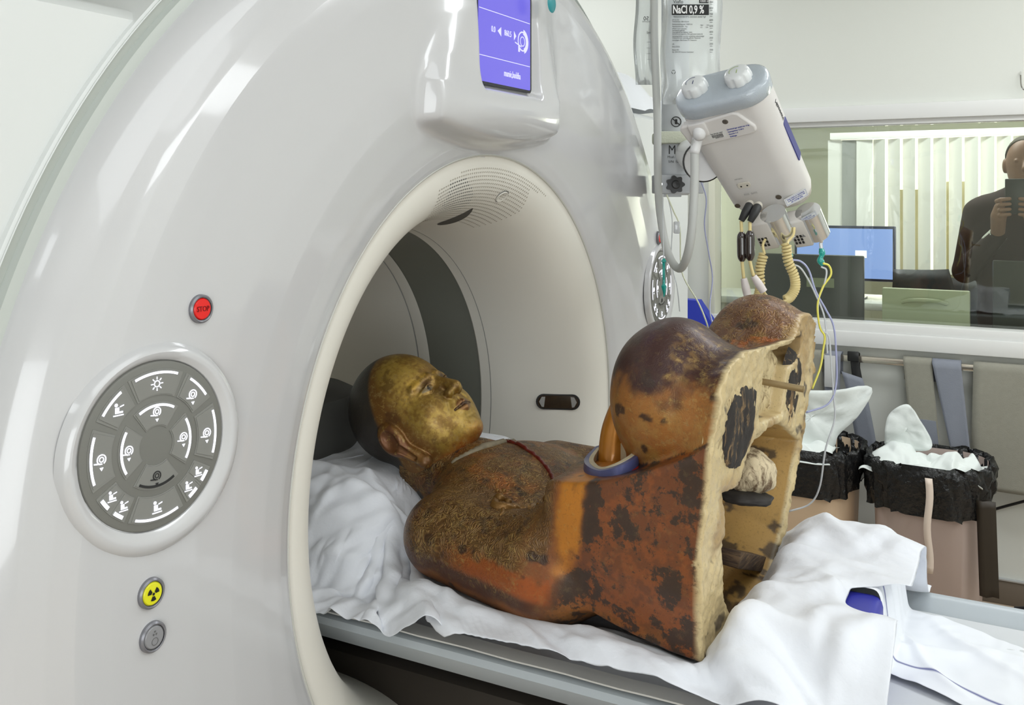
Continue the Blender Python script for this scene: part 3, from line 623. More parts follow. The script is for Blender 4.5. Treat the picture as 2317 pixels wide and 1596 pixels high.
# ragged rim: push rim vertices in and out along the axis and chip the edge
Vd = Vb.copy(); Vd[:, 0] += rim*(.0045*nz3(Vb*[.1, 1, 1], 38, 6)+.003*n4-.002)
Vd[:, 0] -= rim*.006*sst(-.006, -.0005, sk)*(.5+.5*n1)
nrm_e = K[:, 1:2]
def statue_mat():
    m, nt, b = nodes('gilded_lacquer'); L = nt.links.new; N_ = nt.nodes.new
    ca = N_('ShaderNodeVertexColor'); ca.layer_name = 'pigment'; km = N_('ShaderNodeVertexColor'); km.layer_name = 'finish'
    sp_ = N_('ShaderNodeSeparateColor'); L(km.outputs[0], sp_.inputs[0]); tc = N_('ShaderNodeTexCoord')
    def noise(sc, det=6, rough=.6, dist=0):
        n = N_('ShaderNodeTexNoise'); n.inputs['Scale'].default_value = sc; n.inputs['Detail'].default_value = det; n.inputs['Roughness'].default_value = rough; n.inputs['Distortion'].default_value = dist
        L(tc.outputs['Object'], n.inputs['Vector']); return n.outputs['Fac']
    def ramp(src, a, b_):
        r = N_('ShaderNodeMapRange'); r.inputs[1].default_value = a; r.inputs[2].default_value = b_; r.clamp = True; L(src, r.inputs[0]); return r.outputs[0]
    def mth(op, a, b_=None, c=None):
        n = N_('ShaderNodeMath'); n.operation = op
        for i, v in enumerate((a, b_, c)):
            if v is None: continue
            if isinstance(v, (int, float)): n.inputs[i].default_value = v
            else: L(v, n.inputs[i])
        return n.outputs[0]
    def mix(f_, a, b_):
        n = N_('ShaderNodeMix'); n.data_type = 'RGBA'
        for i, v in ((0, f_), (6, a), (7, b_)):
            if isinstance(v, (int, float)): n.inputs[i].default_value = v
            elif isinstance(v, tuple): n.inputs[i].default_value = v
            else: L(v, n.inputs[i])
        return n.outputs[2]
    gold, emb, pt = sp_.outputs[0], sp_.outputs[1], sp_.outputs[2]
    # curling relief: contour lines of a smooth noise
    nA = noise(52, 2.0, .45, .8); curl = mth('SINE', mth('MULTIPLY', nA, 72)); curl = mth('MULTIPLY', mth('ADD', curl, 1), .5)
    crack = noise(150, 6, .7)
    fleck = ramp(noise(95, 8, .75), .56, .62); fl2 = ramp(noise(38, 8, .7), .52, .60)
    c = ca.outputs[0]
    c = mix(mth('MULTIPLY', mth('MULTIPLY', fleck, .55), gold), c, (.50, .34, .10, 1))
    c = mix(mth('MULTIPLY', mth('MULTIPLY', mth('SUBTRACT', 1, curl), emb), .5), c, (.05, .025, .012, 1)); c = mix(mth('MULTIPLY', mth('MULTIPLY', mth('POWER', curl, 3.0), emb), mth('MULTIPLY', ramp(noise(16, 4, .6), .42, .62), .5)), c, (.46, .31, .11, 1))
    c = mix(mth('MULTIPLY', ramp(noise(70, 8, .8), .58, .63), mth('ADD', mth('MULTIPLY', pt, .75), .22)), c, (.03, .017, .01, 1))
    big = mth('ADD', mth('MULTIPLY', noise(9, 3, .5), .35), mth('MULTIPLY', noise(26, 12, .72), .65))
    c = mix(mth('MULTIPLY', ramp(big, .505, .53), mth('MULTIPLY', pt, .93)), c, (.032, .018, .010, 1))
    c = mix(mth('MULTIPLY', ramp(noise(12, 10, .7), .60, .72), mth('MULTIPLY', pt, .45)), c, (.28, .09, .02, 1))
    c = mix(mth('MULTIPLY', ramp(noise(60, 10, .85), .53, .60), mth('MULTIPLY', ramp(noise(13, 6, .6), .44, .56), mth('MULTIPLY', gold, .8))), c, (.40, .28, .10, 1))
    c = mix(mth('MULTIPLY', ramp(noise(240, 4, .6), .55, .75), .35), c, (.02, .013, .008, 1))
    L(c, b.inputs['Base Color'])
    L(mth('MULTIPLY', gold, .62), b.inputs['Metallic'])
    r = mth('ADD', .30, mth('MULTIPLY', noise(55, 6, .7), .22)); L(r, b.inputs['Roughness'])
    bb = N_('ShaderNodeAttribute'); bb.attribute_name = 'bare'
    b.inputs['Coat Weight'].default_value = .12; b.inputs['Coat Roughness'].default_value = .2
    hgt = mth('ADD', mth('MULTIPLY', mth('MULTIPLY', curl, emb), .8), mth('MULTIPLY', crack, .35))
    bp = N_('ShaderNodeBump'); bp.inputs['Strength'].default_value = .65; bp.inputs['Distance'].default_value = .0022
    L(hgt, bp.inputs['Height']); L(bp.outputs[0], b.inputs['Normal'])
    return m
M_stat = statue_mat()
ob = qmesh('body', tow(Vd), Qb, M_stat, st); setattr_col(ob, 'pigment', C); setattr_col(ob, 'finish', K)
ob['label'] = 'lacquered robe-covered body with worn gold relief, open cut base'
# ---- head
HC = np.array([-.186, .044, 1.034]); HM = np.array([[-.004, .996, .087], [.664, -.062, .745], [-.748, -.060, .661]])
def hw(Q): return HC+1.004*(np.asarray(Q)@HM)
hh = .0014
vh = Vol((-.115, -.145, -.165), (.115, .145, .155), hh); q = (vh.X, vh.Y, vh.Z); ax = (np.abs(vh.X)*1.0, vh.Y, vh.Z)
d = ell(q, (0, -.018, .040), (.088, .108, .104))
d = smin(d, ell(q, (0, .020, -.030), (.080, .072, .080)), .03)
d = smin(d, ell(q, (0, .045, -.060), (.058, .045, .052)), .03)          # jaw
d = smin(d, ell(q, (0, .074, -.093), (.024, .019, .018)), .016)        # chin
d = smin(d, ell(ax, (.040, .052, -.028), (.030, .030, .032)), .02)      # cheeks
d = smin(d, rcone(q, (0, -.03, -.07), (0, -.045, -.17), .066, .072), .03)   # neck
d = smin(d, rcone(ax, (.012, .0875, .031), (.052, .0695, .028), .0068, .0055), .007)   # brow
d = smax(d, -ell(ax, (.033, .0985, .012), (.023, .0195, .0125)), .009)     # sockets
d = smin(d, ell(ax, (.032, .068, .009), (.0185, .0185, .0130)), .002)   # eyeballs
d = smin(d, rcone(ax, (.015, .081, .0125), (.031, .0875, .0175), .0022, .0026), .002)
d = smin(d, rcone(ax, (.031, .0875, .0175), (.051, .073, .0110), .0026, .0018), .002)
d = smin(d, rcone(ax, (.016, .082, .0065), (.033, .0845, .0030), .0020, .0024), .002); d = smin(d, rcone(ax, (.033, .0845, .0030), (.050, .073, .0065), .0024, .0018), .002)
d = smin(d, rcone(q, (0, .086, .024), (0, .1085, -.018), .0072, .0128), .008)   # nose
d = smin(d, ell(ax, (.0150, .0985, -.021), (.0088, .0120, .0088)), .004)
d = smax(d, -ell(ax, (.008, .1075, -.0315), (.004, .006, .005)), .002)
d = smin(d, rcone(ax, (.004, .0955, -.0460), (.027, .0885, -.0510), .0062, .0028), .003)   # lips
d = smin(d, rcone(ax, (.0, .0945, -.0580), (.023, .0890, -.0550), .0075, .0030), .003)
d = smax(d, -rcone(ax, (0, .1020, -.0518), (.027, .0915, -.0527), .0026, .0014), .0015); d = smax(d, -rcone(ax, (.022, .0955, -.028), (.040, .0895, -.056), .0022, .0012), .006); d = smax(d, -rcone(ax, (0, .0965, -.0735), (.014, .0945, -.073), .0040, .002), .007)
d = smax(d, -rcone(q, (0, .1000, -.034), (0, .1000, -.042), .0028, .0028), .003)
# ears: rim, bowl, long lobe
e = ell(ax, (.088, -.012, -.010), (.014, .026, .034)); e = smin(e, rcone(ax, (.088, -.010, -.030), (.080, .006, -.078), .013, .012), .012)
e = smin(e, ell(ax, (.080, .006, -.084), (.012, .011, .012)), .006)
e = smax(e, -ell(ax, (.100, -.010, -.012), (.010, .015, .022)), .005); e = smax(e, -rcone(ax, (.099, -.004, -.035), (.092, .003, -.066), .006, .004), .004)
e = smin(e, ell(ax, (.090, .006, -.018), (.006, .006, .008)), .004)
d = smin(d, e, .005)
Vh, Qh = nets(d.astype(np.float32), vh.lo, hh); Vh = taubin(Vh, Qh, 1)
Vh = Vh[:, :]
x_, y2, z2 = Vh.T; ax_ = np.abs(x_); m1 = nz3(Vh, 30, 11); m2 = nz3(Vh, 80, 12); m3 = nz3(Vh, 12, 13)
C2 = np.tile(rgb(132, 100, 42), (len(Vh), 1)); K2 = np.zeros((len(Vh), 3)); K2[:, 0] = .8
C2 = put(C2, rgb(116, 76, 34), sst(.06, .02, y2)*.8); C2 = put(C2, rgb(176, 146, 66), sst(-.3, .5, .6*m2+m3+.5*nz3(Vh, 200, 14, 2))*sst(.02, .05, y2)*.8)
br = sst(-.1, .2, m2)*np.exp(-((z2-.030)/.012)**2)*(y2 > .04); C2 = put(C2, rgb(214, 172, 72), np.clip(br, 0, 1)*.8)
C2 = put(C2, rgb(84, 54, 28), sst(.15, .45, m1+.4*m2)*.6)
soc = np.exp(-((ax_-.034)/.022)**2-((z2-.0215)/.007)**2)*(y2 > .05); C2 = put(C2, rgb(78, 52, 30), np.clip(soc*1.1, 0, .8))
C2 = put(C2, rgb(150, 70, 24), sst(-.085, -.115, z2+.01*m1)*(y2 > -.02)*.7)
lpv = (ax_, y2, z2); lips = 1-sst(.0004, .0014, np.minimum(rcone(lpv, (.004, .0955, -.0460), (.027, .0885, -.0510), .0062, .0028), rcone(lpv, (.0, .0945, -.0580), (.023, .0890, -.0550), .0075, .0030))); slit = 1-sst(.0005, .0015, rcone(lpv, (0, .1020, -.0518), (.027, .0915, -.0527), .0026, .0014)); C2 = put(C2, rgb(122, 74, 48), lips*.75); C2 = put(C2, rgb(48, 26, 20), slit*.8)
eye = (((ax_-.0325)/.015)**2+((z2-.0105)/.0048)**2 < 1)*(y2 > .07); C2 = put(C2, rgb(120, 108, 84), eye*.8)
iris = (((ax_-.0325)/.0042)**2+((z2-.0105)/.0048)**2 < 1)*(y2 > .07); C2 = put(C2, rgb(30, 30, 30), iris*.95); K2[:, 0] *= 1-.8*eye
earin = (ax_ > .086)*(y2 > -.03)*(y2 < .01)*(np.abs(z2+.02) < .03); C2 = put(C2, rgb(104, 62, 44), earin*.6)
hair = sst(-.012, -.024, y2-.45*np.clip(z2-.02, -.09, .12)+.02*np.clip(-z2-.02, 0, 1)+.0*m1)*(ax_ < .0935); C2 = put(C2, rgb(36, 34, 31), hair*.97); K2[:, 0] *= 1-hair*.95; K2[:, 1] = 0; C2 = put(C2, rgb(66, 42, 24), np.clip(np.exp(-((ax_-.024)/.012)**2-((z2+.012)/.02)**2)*(y2 > .05)*.5, 0, 1))
oh = qmesh('head', hw(Vh), Qh, M_stat, st); setattr_col(oh, 'pigment', C2); setattr_col(oh, 'finish', K2)
oh['label'] = 'gold-faced shaven head with long ears and dark painted hair'
# ---- statue details: cut leg ends, plaster, cloth wads, rod, bar, hand and cuff
def lp(Y, H, s=0.0): return tow(np.array([[s, Y, H]]))[0]
def slab(name, poly, s0, bulge, m, rgh=.002, rings=9, n=44, seed=0, parent=None, colf=None):
    P = catmull(np.vstack([poly, poly[:1]]), n+1)[:-1]; c = P.mean(0); V = []; rr = []
    for i in range(rings+1):
        t = 1-i/rings
        for q in P: w = c+(q-c)*t; V.append((s0-bulge*(1-t**4), w[0], w[1])); rr.append(t)
    V = np.array(V); V[:, 0] += rgh*nz3(V*[0, 1, 1], 120, seed, 3)+rgh*1.5*nz3(V*[0, 1, .35], 60, seed+3, 2); V[:n, 0] = s0+.010
    V = np.vstack([tow(V)]); Fc = [(i*n+j, i*n+(j+1) % n, (i+1)*n+(j+1) % n, (i+1)*n+j) for i in range(rings) for j in range(n)]
    o = mesh(name, V, Fc, m, parent or st, ang=60); return o
def fibre_mat(name, a, b, sc=(1, 1, 1), thr=.5):
    m, nt, bs = nodes(name); L = nt.links.new
    tc = nt.nodes.new('ShaderNodeTexCoord'); mp = nt.nodes.new('ShaderNodeMapping'); mp.inputs['Scale'].default_value = sc; L(tc.outputs['Object'], mp.inputs[0])
    n = nt.nodes.new('ShaderNodeTexNoise'); n.inputs['Scale'].default_value = 60; n.inputs['Detail'].default_value = 8; n.inputs['Roughness'].default_value = .7; n.inputs['Distortion'].default_value = .6
    L(mp.outputs[0], n.inputs['Vector']); r = nt.nodes.new('ShaderNodeValToRGB'); r.color_ramp.elements[0].position = thr-.06; r.color_ramp.elements[1].position = thr+.10
    r.color_ramp.elements[0].color = (*a, 1); r.color_ramp.elements[1].color = (*b, 1); L(n.outputs['Fac'], r.inputs[0]); L(r.outputs[0], bs.inputs['Base Color'])
    bp = nt.nodes.new('ShaderNodeBump'); bp.inputs['Distance'].default_value = .003; bp.inputs['Strength'].default_value = .8; L(n.outputs['Fac'], bp.inputs['Height']); L(bp.outputs[0], bs.inputs['Normal'])
    bs.inputs['Roughness'].default_value = .75; return m
M_char = fibre_mat('charred_wood_fibre', rgb(34, 28, 24), rgb(160, 128, 84), (1.3, 1.3, .35), .60)
M_plas = fibre_mat('crumbly_plaster', rgb(120, 96, 62), rgb(200, 182, 140), (1, 1, .6), .42)
M_rag = fibre_mat('old_rag', rgb(96, 74, 50), rgb(204, 188, 156), (1, 1, .4), .46)
M_wood = fibre_mat('old_bar_wood', rgb(52, 36, 24), rgb(96, 74, 50), (.3, .3, 2.4), .5)
near_o = [(-.165, .431), (-.098, .408), (-.080, .374), (-.101, .325), (-.149, .278), (-.196, .269), (-.249, .29), (-.288, .347), (-.262, .398), (-.235, .425)]
c0 = np.mean(near_o, 0)
o = slab('plaster_ring', [tuple(c0+(np.array(q)-c0)*1.02) for q in near_o], .004, .006, M_plas, .003, seed=2); o['label'] = 'cream plaster round the cut end of the near leg'
o = slab('leg_end', [tuple(c0+(np.array(q)-c0)*.80+[.006, 0]) for q in near_o], .000, .0075, M_char, .003, seed=4); o['label'] = 'dark fibrous cut end of the near leg'
o = slab('leg_end', [(.105, .425), (.15, .405), (.172, .36), (.160, .315), (.120, .284), (.085, .30), (.066, .345), (.078, .40)], .001, .004, M_char, .003, seed=8); o['label'] = 'dark fibrous cut end of the far leg'
o = slab('plaster_fill', [(-.072, .425), (-.02, .432), (.05, .43), (.088, .40), (.072, .345), (.05, .318), (-.02, .322), (-.075, .34)], .026, .006, M_plas, .006, seed=11)
def blob(name, c, r, m, seed, rot=0, amp=.25, parent=None, nn=36, lab=None):
    V, Fc = lathe([(math.sin(t), math.cos(t)) for t in np.linspace(0.02, PI-.02, 22)], nn)
    V = np.asarray(V); k = 1+amp*nz3(V, 1.6, seed, 3)[:, None]+amp*.4*np.abs(nz3(V*[1, 1, .4], 4.5, seed+1, 2))[:, None]
    V = V*k*np.array(r); cr_, sr_ = math.cos(rot), math.sin(rot); V = np.stack([V[:, 0], V[:, 1]*cr_-V[:, 2]*sr_, V[:, 1]*sr_+V[:, 2]*cr_], -1)+np.array(c)
    o = mesh(name, tow(V), Fc, m, parent or st); 
    if lab: o['label'] = lab
    return o
blob('cloth_wad', (.035, .012, .232), (.045, .050, .036), M_rag, 3, -.2, .22, lab='cream rolled cloth stuck inside the open base')
blob('cloth_wad', (.028, -.015, .199), (.040, .055, .010), mat('charred', rgb(36, 32, 30), .7, bump=.6, bs=60), 5, -.12, .25, lab='charred underside of the rolled cloth')
blob('torn_rag', (.065, -.150, .160), (.040, .045, .090), M_rag, 7, .1, .45, lab='torn cream and brown rag hanging inside the base')
blob('torn_rag', (.080, -.155, .085), (.035, .035, .050), fibre_mat('dark_rag', rgb(48, 34, 22), rgb(128, 104, 76), (1, 1, 1), .5), 9, .1, .5)
blob('plaster_lump', (.045, -.02, .303), (.030, .085, .014), M_plas, 13, -.05, .3)
bfr = (lp(.035, .078, .028), np.array([sy*math.cos(-.36)+sh*math.sin(-.36), -sy*math.sin(-.36)+sh*math.cos(-.36), sa]))
MB().add(*box((-.112, -.0125, -.016), (.108, .0125, .016), .002, bfr)).build('wooden_bar', M_wood, st)['label'] = 'short brown wooden bar wedged across the hollow base'
rf = (lp(-.022, .386, .03), np.array([sy, sh, -sa])); pr = []
for i in range(60): pr.append((.0048+.0007*(i % 2), .006+i*.00125))
pr.append((.0, .0815)); MB().add(*lathe([(.0048, -.03)]+pr, 14, rf)).build('threaded_rod', mat('brass_rod', (.38, .29, .16), .4, .7), st, ang=80)
# gold forearm rising behind the near knee
V, Fc = tube(tow(np.array([(.200, -.145, .20), (.207, -.135, .245), (.211, -.12, .29), (.201, -.105, .335), (.175, -.08, .37), (.13, -.05, .385)])), [.020, .023, .023, .021, .018, .014], 18, 40)
mesh('hand', V, Fc, mat('amber_gold', rgb(184, 118, 32), .3, .35, vary=.35, vs=14, coat=.4), st)['label'] = 'smooth golden forearm rising out of the cuff'
# cuff: blue band, cream inside, red rim
cy_ = -np.array([.020, .0, 0])+np.array([(.258, -.130, .240), (.250, -.175, .236), (.228, -.215, .240), (.196, -.245, .248), (.160, -.262, .268), (.146, -.235, .280), (.170, -.185, .272), (.205, -.14, .262), (.238, -.112, .250), (.258, -.130, .240)])
ring = catmull(cy_, 72)
def band(name, off0, off1, hh0, hh1, m):
    c = ring.mean(0); V = []; n = len(ring)
    for a, b_ in ((off0, hh0), (off0, hh1), (off1, hh1), (off1, hh0)):
        for q in ring: d_ = q-c; d_[2] = 0; d_ /= np.linalg.norm(d_); V.append(q+d_*a+np.array([0, 0, b_]))
    return mesh(name, tow(np.array(V)), [(k*n+j, k*n+j+1, (k+1) % 4*n+j+1, (k+1) % 4*n+j) for k in range(4) for j in range(n-1)], m, st, ang=60)
band('cuff_band', -.003, .006, -.012, .016, mat('faded_blue_paint', rgb(76, 80, 122), .35, vary=.25, vs=60, coat=.3))['label'] = 'blue painted inner cuff'
band('cuff_lining', -.011, -.002, -.012, .0165, mat('cream_lining', rgb(196, 184, 156), .6, vary=.2, vs=80))['label'] = 'chipped cream cuff lining'
V, Fc = tube(tow(np.vstack([ring[:46]+[0, 0, -.006]+(ring[:46]-ring.mean(0))/np.linalg.norm(ring[:46]-ring.mean(0), axis=1)[:, None]*.0085])), .0045, 10)
mesh('sleeve_edge', V, Fc, mat('red_edge', rgb(150, 32, 20), .4, vary=.3, vs=50), st)['label'] = 'red painted sleeve edge'
# raised dragon on the near arm
M_rel = mat('dark_gold_relief', rgb(122, 88, 42), .35, .4, vary=.4, vs=60, bump=.5, bs=200)
skg = (vb, np.broadcast_to(np.maximum(skin, -1), vb.n))
def snap(P, off=.0):                                        # put local points on the statue's skin from above
    P = np.array(P, float); out = []
    for s0, y0, *_ in P:
        i = int((s0-vb.lo[0])/h); j = int((y0-vb.lo[1])/h); colm = skg[1][i, j]; k = np.where(colm < 0)[0]
        z = vb.lo[2]+h*(k.max() if len(k) else 0); out.append((s0, y0, z+off))
    return np.array(out)
mbr = MB()
def coil(P, r, n=36): mbr.add(*tube(tow(snap(catmull(P, n), .0)), [x for x in r], 8, n))
coil([(.405, -.150), (.39, -.175), (.375, -.198), (.358, -.19), (.352, -.165), (.338, -.150), (.325, -.165), (.318, -.19)], [.003, .007, .0085, .009, .0085, .008, .006, .003])
coil([(.318, -.14), (.305, -.155), (.296, -.175), (.286, -.178), (.278, -.16)], [.003, .006, .007, .005, .003])
coil([(.398, -.165), (.402, -.182), (.404, -.20), (.402, -.215)], [.0025, .002, .002, .001]); coil([(.36, -.20), (.352, -.215), (.35, -.228)], [.004, .003, .0015])
for (a, b_, r_) in ((.398, -.148, .011), (.384, -.143, .008), (.402, -.128, .0045), (.392, -.122, .0045), (.410, -.136, .0045), (.384, -.125, .004)):
    V, Fc = lathe([(math.sin(t), math.cos(t)) for t in np.linspace(.01, PI-.01, 8)], 12); c_ = snap([(a, b_)])[0]; mbr.add(tow(np.asarray(V)*r_*.9+c_), Fc)
rng2 = np.random.default_rng(3)
for i in range(26):                                         # cloud scrolls round it
    a, b_ = .29+.19*rng2.random(), -.225+.11*rng2.random(); r0 = .006+.006*rng2.random(); a0 = rng2.random()*6.28
    P = [(a+r0*(1-.6*t)*math.cos(a0+t*5), b_+r0*(1-.6*t)*math.sin(a0+t*5)) for t in np.linspace(0, 1, 9)]; mbr.add(*tube(tow(snap(P, -.0005)), .0014, 5))
o = mbr.build('dragon_relief', M_rel, st, ang=80); o['label'] = 'raised serpent and cloud relief on the near arm'
V, Fc = tube(tow(snap(catmull([(.505, .045), (.47, .028), (.44, .012), (.41, 0.0), (.375, -.02), (.35, -.045)], 40), .0022)), .0042, 8)
mesh('sash', V, Fc, mat('dark_red_sash', rgb(92, 20, 12), .35, coat=.3), st)['label'] = 'dark red raised sash line across the chest'
V, Fc = tube(tow(snap(catmull([(.545, -.075), (.525, -.05), (.508, -.01), (.503, .03), (.505, .08)], 30), .001)), [.003, .006, .008, .006, .003], 8, 30)
mesh('collar', V, Fc, mat('grey_white_collar', rgb(118, 108, 88), .6, vary=.5, vs=70), st)['label'] = 'chipped grey and cream collar'
# ------------------------------------------------------------------ cloth by a small relaxation solver
def clothsim(X0, Y0, Z0, ex, ey, H0, iters=260, noise=.004, seed=1, stat=True, bend=.12, hold=None, lo_f=.6, pin=0):
    r_ = np.random.default_rng(seed); P = np.stack([X0, Y0, Z0], -1).astype(float)
    nx, ny = X0.shape; lx = np.median(np.linalg.norm(np.diff(P[..., :2], axis=0), axis=-1))*ex; ly = np.median(np.linalg.norm(np.diff(P[..., :2], axis=1), axis=-1))*ey
    nzv = nz3(np.stack([X0.ravel(), Y0.ravel(), 0*X0.ravel()], -1), 14, seed, 3).reshape(nx, ny); P[..., 2] += .012*nzv+noise*r_.standard_normal((nx, ny))
    B0 = (P[0, :, :2].copy(), P[-1, :, :2].copy(), P[:, 0, :2].copy(), P[:, -1, :2].copy()); Q = P.copy(); ld = math.hypot(lx, ly)
    def con(a, b, L, k):
        d = b-a; l = np.sqrt((d*d).sum(-1))+1e-9; c = (k*.5*(l-L)/l)[..., None]*d; a += c; b -= c
    for it in range(iters):
        vel = (P-Q)*.93; Q = P.copy(); P += vel; P[..., 2] -= .00055
        for rep in range(2):
            for o_ in (0, 1):
                n_ = (nx-o_)//2; con(P[o_:o_+2*n_:2], P[o_+1:o_+2*n_:2], lx, 1.0)
                n_ = (ny-o_)//2; con(P[:, o_:o_+2*n_:2], P[:, o_+1:o_+2*n_:2], ly, 1.0)
        for a_ in (0, 1):
            for b_ in (0, 1):
                A = P[a_:nx-1:2, b_:ny-1:2]; B = P[a_+1::2, b_+1::2]; m_ = (min(A.shape[0], B.shape[0]), min(A.shape[1], B.shape[1])); con(A[:m_[0], :m_[1]], B[:m_[0], :m_[1]], ld, .35)
                A = P[a_:nx-1:2, b_+1::2]; B = P[a_+1::2, b_:ny-1:2]; m_ = (min(A.shape[0], B.shape[0]), min(A.shape[1], B.shape[1])); con(A[:m_[0], :m_[1]], B[:m_[0], :m_[1]], ld, .35)
        for q_ in (2, 4):
            for o_ in range(2*q_):
                A = P[o_:nx-q_:2*q_]; B = P[o_+q_::2*q_]; n_ = min(len(A), len(B)); con(A[:n_], B[:n_], lx*q_*.995, bend)
                A = P[:, o_:ny-q_:2*q_]; B = P[:, o_+q_::2*q_]; n_ = min(A.shape[1], B.shape[1]); con(A[:, :n_], B[:, :n_], ly*q_*.995, bend)
        Hh = H0(P[..., 0], P[..., 1]); c = P[..., 2] < Hh; P[..., 2] = np.where(c, Hh, P[..., 2]); fr_ = np.where(c, lo_f, 1.0)[..., None]
        P[..., :2] = Q[..., :2]+(P[..., :2]-Q[..., :2])*fr_
        if stat and it % 2 == 0:
            Lc = tol(P.reshape(-1, 3)); I = np.clip(((Lc-vb.lo)/h).astype(int), 1, np.array(vb.n)-2); G = SK[I[:, 0], I[:, 1], I[:, 2]]
            ins = (G < .006) & np.all((Lc > vb.lo+h) & (Lc < vb.lo+h*(np.array(vb.n)-2)), 1)
            if ins.any():
                J = I[ins]; g = np.stack([SK[J[:, 0]+1, J[:, 1], J[:, 2]]-SK[J[:, 0]-1, J[:, 1], J[:, 2]], SK[J[:, 0], J[:, 1]+1, J[:, 2]]-SK[J[:, 0], J[:, 1]-1, J[:, 2]], SK[J[:, 0], J[:, 1], J[:, 2]+1]-SK[J[:, 0], J[:, 1], J[:, 2]-1]], -1)
                g /= np.linalg.norm(g, axis=1)[:, None]+1e-9; mv = np.clip(.006-G[ins], 0, .02)[:, None]*g; Pf = P.reshape(-1, 3); Pf[ins] += mv[:, :1]*sa+mv[:, 1:2]*sy+mv[:, 2:]*sh; P = Pf.reshape(nx, ny, 3)
            dh = P-HB; l = np.sqrt((dh*dh).sum(-1)); c = l < .108; P = np.where(c[..., None], HB+dh/(l[..., None]+1e-9)*.108, P)
        if pin:
            P[0, :, :2] = B0[0]; P[-1, :, :2] = B0[1] if pin > 1 else P[-1, :, :2]; P[:, 0, :2] = B0[2]; P[:, -1, :2] = B0[3]
        if hold is not None: P[hold] = np.stack([X0, Y0, Z0], -1)[hold]
    return P
HB = hw([(0, -.015, .035)])[0]; SK = np.broadcast_to(np.maximum(skin, -S_-.004), vb.n).astype(np.float32).copy()
def sm(a, b, x): return sst(a, b, x)
def tabletop(x, y):
    a = np.abs(y); return np.where(a < .24, .7725, .7725+.022*sm(.24, .275, a))-.5*sm(.312, .33, a)
def H_main(x, y):
    z = tabletop(x, y)
    z = z+np.where(y < .05, .172*sm(.02, -.24, x), .172*sm(.05, -.24+.9*np.clip(y-.05, 0, .15), x)+.02*sm(.05, .2, y))*(1-np.where(y < 0, sm(.12, .295, -y), sm(.235, .285, y)))           # pillow
    z = z+.056*sm(-.10, .02, x)*np.exp(-((y+.240)/.042)**2)*sm(-.306, -.268, y)*(1-sm(.50, .58, x))                     # roll along the near edge
    z = z+.026*sm(-.10, .02, x)*(1-sm(.38, .46, x))*np.exp(-((y+.17)/.06)**2)
    z = z+.118*sm(.485, .515, x)*(1-sm(.640, .660, x))*sm(-.285, -.19, y)*(1-sm(.175, .235, y))   # cushion
    return z
gx = np.linspace(-.53, .70, 200); gy = np.linspace(-.312, .288, 100); GX, GY = np.meshgrid(gx, gy, indexing='ij')
gap = np.exp(-((GY+.065)/.055)**6); GX = GX-.078*gap*sst(.50, .70, GX)
Pm = clothsim(GX, GY, H_main(GX, GY)+.035, 1.10, 1.12, H_main, 220, .004, 3, bend=.10, lo_f=.75, pin=2)
def cloth_obj(name, P, m, th=.0014, sub=1, label=None, cat=None, uvcol=None):
    nx, ny = P.shape[:2]; V = P.reshape(-1, 3); I = np.arange(nx*ny).reshape(nx, ny)
    Q = np.stack([I[:-1, :-1].ravel(), I[1:, :-1].ravel(), I[1:, 1:].ravel(), I[:-1, 1:].ravel()], -1)
    o = qmesh(name, V, Q, m)
    so = o.modifiers.new('s', 'SOLIDIFY'); so.thickness = th; so.offset = 1
    if sub: su = o.modifiers.new('u', 'SUBSURF'); su.levels = sub; su.render_levels = sub
    if label: tag(o, label, cat)
    return o
def folds(P, amp, seed, sc=(7, 9), keep=None):
    Vn = P.reshape(-1, 3); X2 = np.stack([Vn[:, 0], Vn[:, 1], 0*Vn[:, 0]], -1); wx = nz3(X2, 5, seed, 2); wy = nz3(X2, 5, seed+1, 2)
    Xw = X2+.07*np.stack([wx, wy, 0*wx], -1); f1 = 1-np.abs(nz3(Xw*[1, 1.5, 1], sc[0], seed+2, 2))*2.6; f2 = 1-np.abs(nz3(Xw*[1.6, .8, 1], sc[1]*1.6, seed+3, 2))*2.6
    f = np.clip(f1, 0, 1)**2.2*1.0+.5*np.clip(f2, 0, 1)**2
    g0, g1 = np.gradient(P, axis=0), np.gradient(P, axis=1); nn = np.cross(g0, g1); nn /= np.linalg.norm(nn, axis=-1)[..., None]+1e-9; nn *= np.sign(nn[..., 2:3]+1e-6)
    k = amp*f.reshape(P.shape[:2]); 
    if keep is not None: k = k*keep
    return P+nn*k[..., None]
Lm = tol(Pm.reshape(-1, 3)); Im = np.clip(((Lm-vb.lo)/h).astype(int), 0, np.array(vb.n)-1); dS = SK[Im[:, 0], Im[:, 1], Im[:, 2]].reshape(Pm.shape[:2]); inb = np.all((Lm > vb.lo) & (Lm < vb.lo+h*np.array(vb.n)), 1).reshape(Pm.shape[:2])
dS = np.where(inb, dS, .1); dH = np.linalg.norm(Pm-HB, axis=-1)-.108
kp_ = sst(.004, .035, np.minimum(dS, dH))*(1-np.exp(-((Pm[..., 1]+.065)/.06)**4)*sst(.60, .63, Pm[..., 0]))
